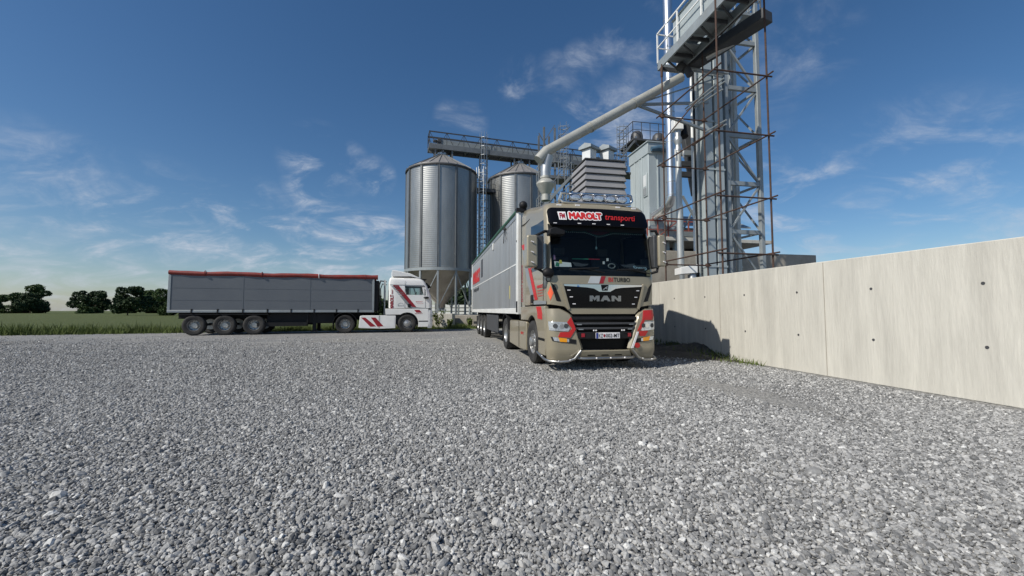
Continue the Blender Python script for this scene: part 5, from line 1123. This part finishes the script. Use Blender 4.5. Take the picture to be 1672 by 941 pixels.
# ================================================================ PLANTS AND FAR BACKGROUND
def leaf_cloud(centres,size,count,flat=.7):
    c=np.array([p for p,_ in centres]); rad=np.array([r for _,r in centres]); w=rad**2/np.sum(rad**2); k=rng.choice(len(c),count,p=w)
    d=rng.normal(size=(count,3)); d/=np.linalg.norm(d,axis=1)[:,None]; rr=rng.uniform(.45,1.0,count)**.6
    p=c[k]+d*(rad[k]*rr)[:,None]*np.array([1,1,flat]); a=rng.normal(size=(count,3)); a/=np.linalg.norm(a,axis=1)[:,None]; b=np.cross(a,rng.normal(size=(count,3))); b/=np.linalg.norm(b,axis=1)[:,None]
    s=size*rng.uniform(.6,1.4,count)[:,None]; v=np.stack([p-a*s,p+b*s*.55,p+a*s,p-b*s*.55],1).reshape(-1,3)
    return v,[tuple(range(4*i,4*i+4)) for i in range(count)]
def tree(name,label,loc,h,r,leafm,count,leaf=.16,group=None,trunk=True,cat='tree'):
    t=thing(name,label,cat,loc,0,group); cs=[]
    n=22 if trunk else 14
    for i in range(n):
        z=h*(random.uniform(.22,.93) if trunk else random.uniform(.08,.9)); a=random.uniform(0,2*PI); e=math.sqrt(max(.05,1-((z/h-.45)/.55)**2)); q=e*math.sqrt(random.uniform(.05,1))*.8
        cs.append(((math.cos(a)*r*q,math.sin(a)*r*q,z),r*random.uniform(.20,.42)*(1.1-.45*z/h)))
    v,f=leaf_cloud(cs,leaf,count,.85); me=bpy.data.meshes.new('crown'); me.from_pydata(v.tolist(),[],f); me.materials.append(leafm); obj('crown' if trunk else 'foliage',me,t)
    m=MB().tube([(0,0,-.05),(.02*h,0,h*.3),(-.01*h,.01*h,h*.62),(0,0,h*.85)],[.035*h*.6,.028*h*.6,.016*h*.6,.004*h],8)
    for (c,_) in cs[:7]: m.tube([(0,0,h*.25 if trunk else .1),(c[0]*.5,c[1]*.5,(h*.3+c[2])/2),c],[.012*h,.008*h,.003*h],5)
    m.build('trunk' if trunk else 'stems',BARK,t); return t
far=[(-58,95,8,5,'broad dark tree beyond the far left end of the grey trailer'),(-80,100,9,6,'tall round tree on the horizon at the far left edge'),(-98,104,7,5,'low tree nearest the left edge of the picture'),(-44,98,6.5,4.5,'low tree on the horizon above the rear of the grey trailer')]
far_t=[tree('tree',l,(x,y,0),h,r,LEAF if i%2 else LEAFD,6500,.30,'trees along the horizon',i%2==0) for i,(x,y,h,r,l) in enumerate(far)]
HZ=[(-230,175,1.1),(-215,180,1.3),(-203,172,.9),(-190,185,1.2),(-176,170,1.0),(-163,182,1.35),(-150,176,.95),(-139,186,1.2),(-127,172,1.1),(-116,180,1.25),(-104,188,1.0),(-93,176,1.15),(-82,184,1.3),(-70,178,1.0),(-120,165,.7),(-168,160,.75),(-208,160,.8)]
for i,(x,y,k) in enumerate(HZ):
    c=copy_tree(far_t[i%4]); c.location=(x,y,-.3); c.scale=(k*1.35,k*1.35,k*(.85+.5*((i*7)%5)/4)); c.rotation_euler=(0,0,i*1.3); c['group']='distant hedgerow trees'; c['label']='distant tree in the hedgerow along the horizon behind the grey trailer'
bsh=[(-13.2,46,3.3,2.4,'dark bush seen in the gap between the white lorry and its trailer'),(-16.6,50,3.4,2.6,'dark bush behind the front end of the grey trailer')]
for x,y,h,r,l in bsh: tree('bush',l,(x,y,0),h,r,LEAFD,4200,.16,'bushes behind the white lorry',False,'bush')
for x,y,h,r,l in [(-6.6,52,4.6,3.4,'dark bush seen through the legs of the left silo'),(-2.6,54,4.4,3.2,'dark bush between the silo legs and the silver trailer')]: tree('bush',l,(x,y,0),h,r,LEAFD,5200,.20,'bushes behind the silos',False,'bush')
def fence():
    t=thing('white_fence','white slatted fence seen low between the legs of the left silo','fence',(-11,47,0),R(4))
    for i in range(8):
        MB().box(i*1.6-.06,i*1.6+.06,-.05,.05,0,2.0).build('fence_post',GALVP,t)
    s=MB()
    for i in range(7):
        for z in (.55,.95,1.35,1.75): s.box(i*1.6+.10,i*1.6+1.5,-.02,.02,z-.16,z+.14)
    s.build('slat_panel',WHITEP,t)
fence()
def grass():
    N=42000
    u=rng.uniform(0,1,N); x=np.where(u<.4,-14+u/.4*17,-14-(u-.4)/.6*45); y=27.0+.36*(x+5)*.9+rng.exponential(1.4,N)+rng.normal(0,.35,N); m=(y>26.1+.33*(x+5)); x=x[m];y=y[m]
    # a few tufts at the foot of the right-hand wall
    k=900; yy=rng.uniform(-1.6,8,k); xo=-rng.exponential(.22,k)-.02; px=WB.x+RV.x*xo+DV.x*yy; py=WB.y+RV.y*xo+DV.y*yy
    zz=np.concatenate([np.zeros(len(x)),.22*np.clip((yy+1)/2,0,1)*np.clip(1+xo/1.7,0,1)]); h=np.concatenate([rng.uniform(.08,.34,len(x))*(1+.8*np.clip((-x-14)/20,0,1))*(.6+.8*np.sin(x*1.3)**2),rng.uniform(.05,.16,k)]); x=np.concatenate([x,px]);y=np.concatenate([y,py])
    n=len(x); a=rng.uniform(0,2*PI,n); w=.012+.02*np.clip((-x-14)/30,0,1); dx=np.cos(a)*w; dy=np.sin(a)*w; lx=rng.normal(0,.35,n)*h; ly=rng.normal(0,.35,n)*h
    v=np.stack([np.stack([x-dx,y-dy,zz],1),np.stack([x+dx,y+dy,zz],1),np.stack([x+lx,y+ly,zz+h],1)],1).reshape(-1,3)
    me=bpy.data.meshes.new('grass'); me.from_pydata(v.tolist(),[],[(3*i,3*i+1,3*i+2) for i in range(n)]); me.materials.append(GRASSM); obj('grass',me,None,kind='stuff',label='rough green grass growing along the far edge of the gravel yard',cat='grass')
grass()
def weed(loc,h,label):
    t=thing('weed',label,'plant',loc,0,'weeds at the plinths'); m=MB(); cs=[]
    for i in range(6):
        a=random.uniform(0,2*PI); q=Vector((math.cos(a)*.25*h,math.sin(a)*.25*h,h*random.uniform(.7,1))); m.tube([(0,0,0),q*.5+Vector((0,0,.1*h)),q],[.012,.009,.004],5); cs+= [(tuple(q*k),.12*h) for k in (.4,.6,.8,1)]
    m.build('stems',GRASSM,t); v,f=leaf_cloud(cs,.07,260,1.2); me=bpy.data.meshes.new('leaves'); me.from_pydata(v.tolist(),[],f); me.materials.append(GRASSM); obj('leaves',me,t)
weed((-4.95,27.7,0),1.15,'tall dry weed in front of the pale concrete block'); weed((-2.9,28.3,0),.7,'leafy weed left of the silver trailer'); weed((-4.2,27.6,0),.6,'small weed at the corner of the pale concrete block')
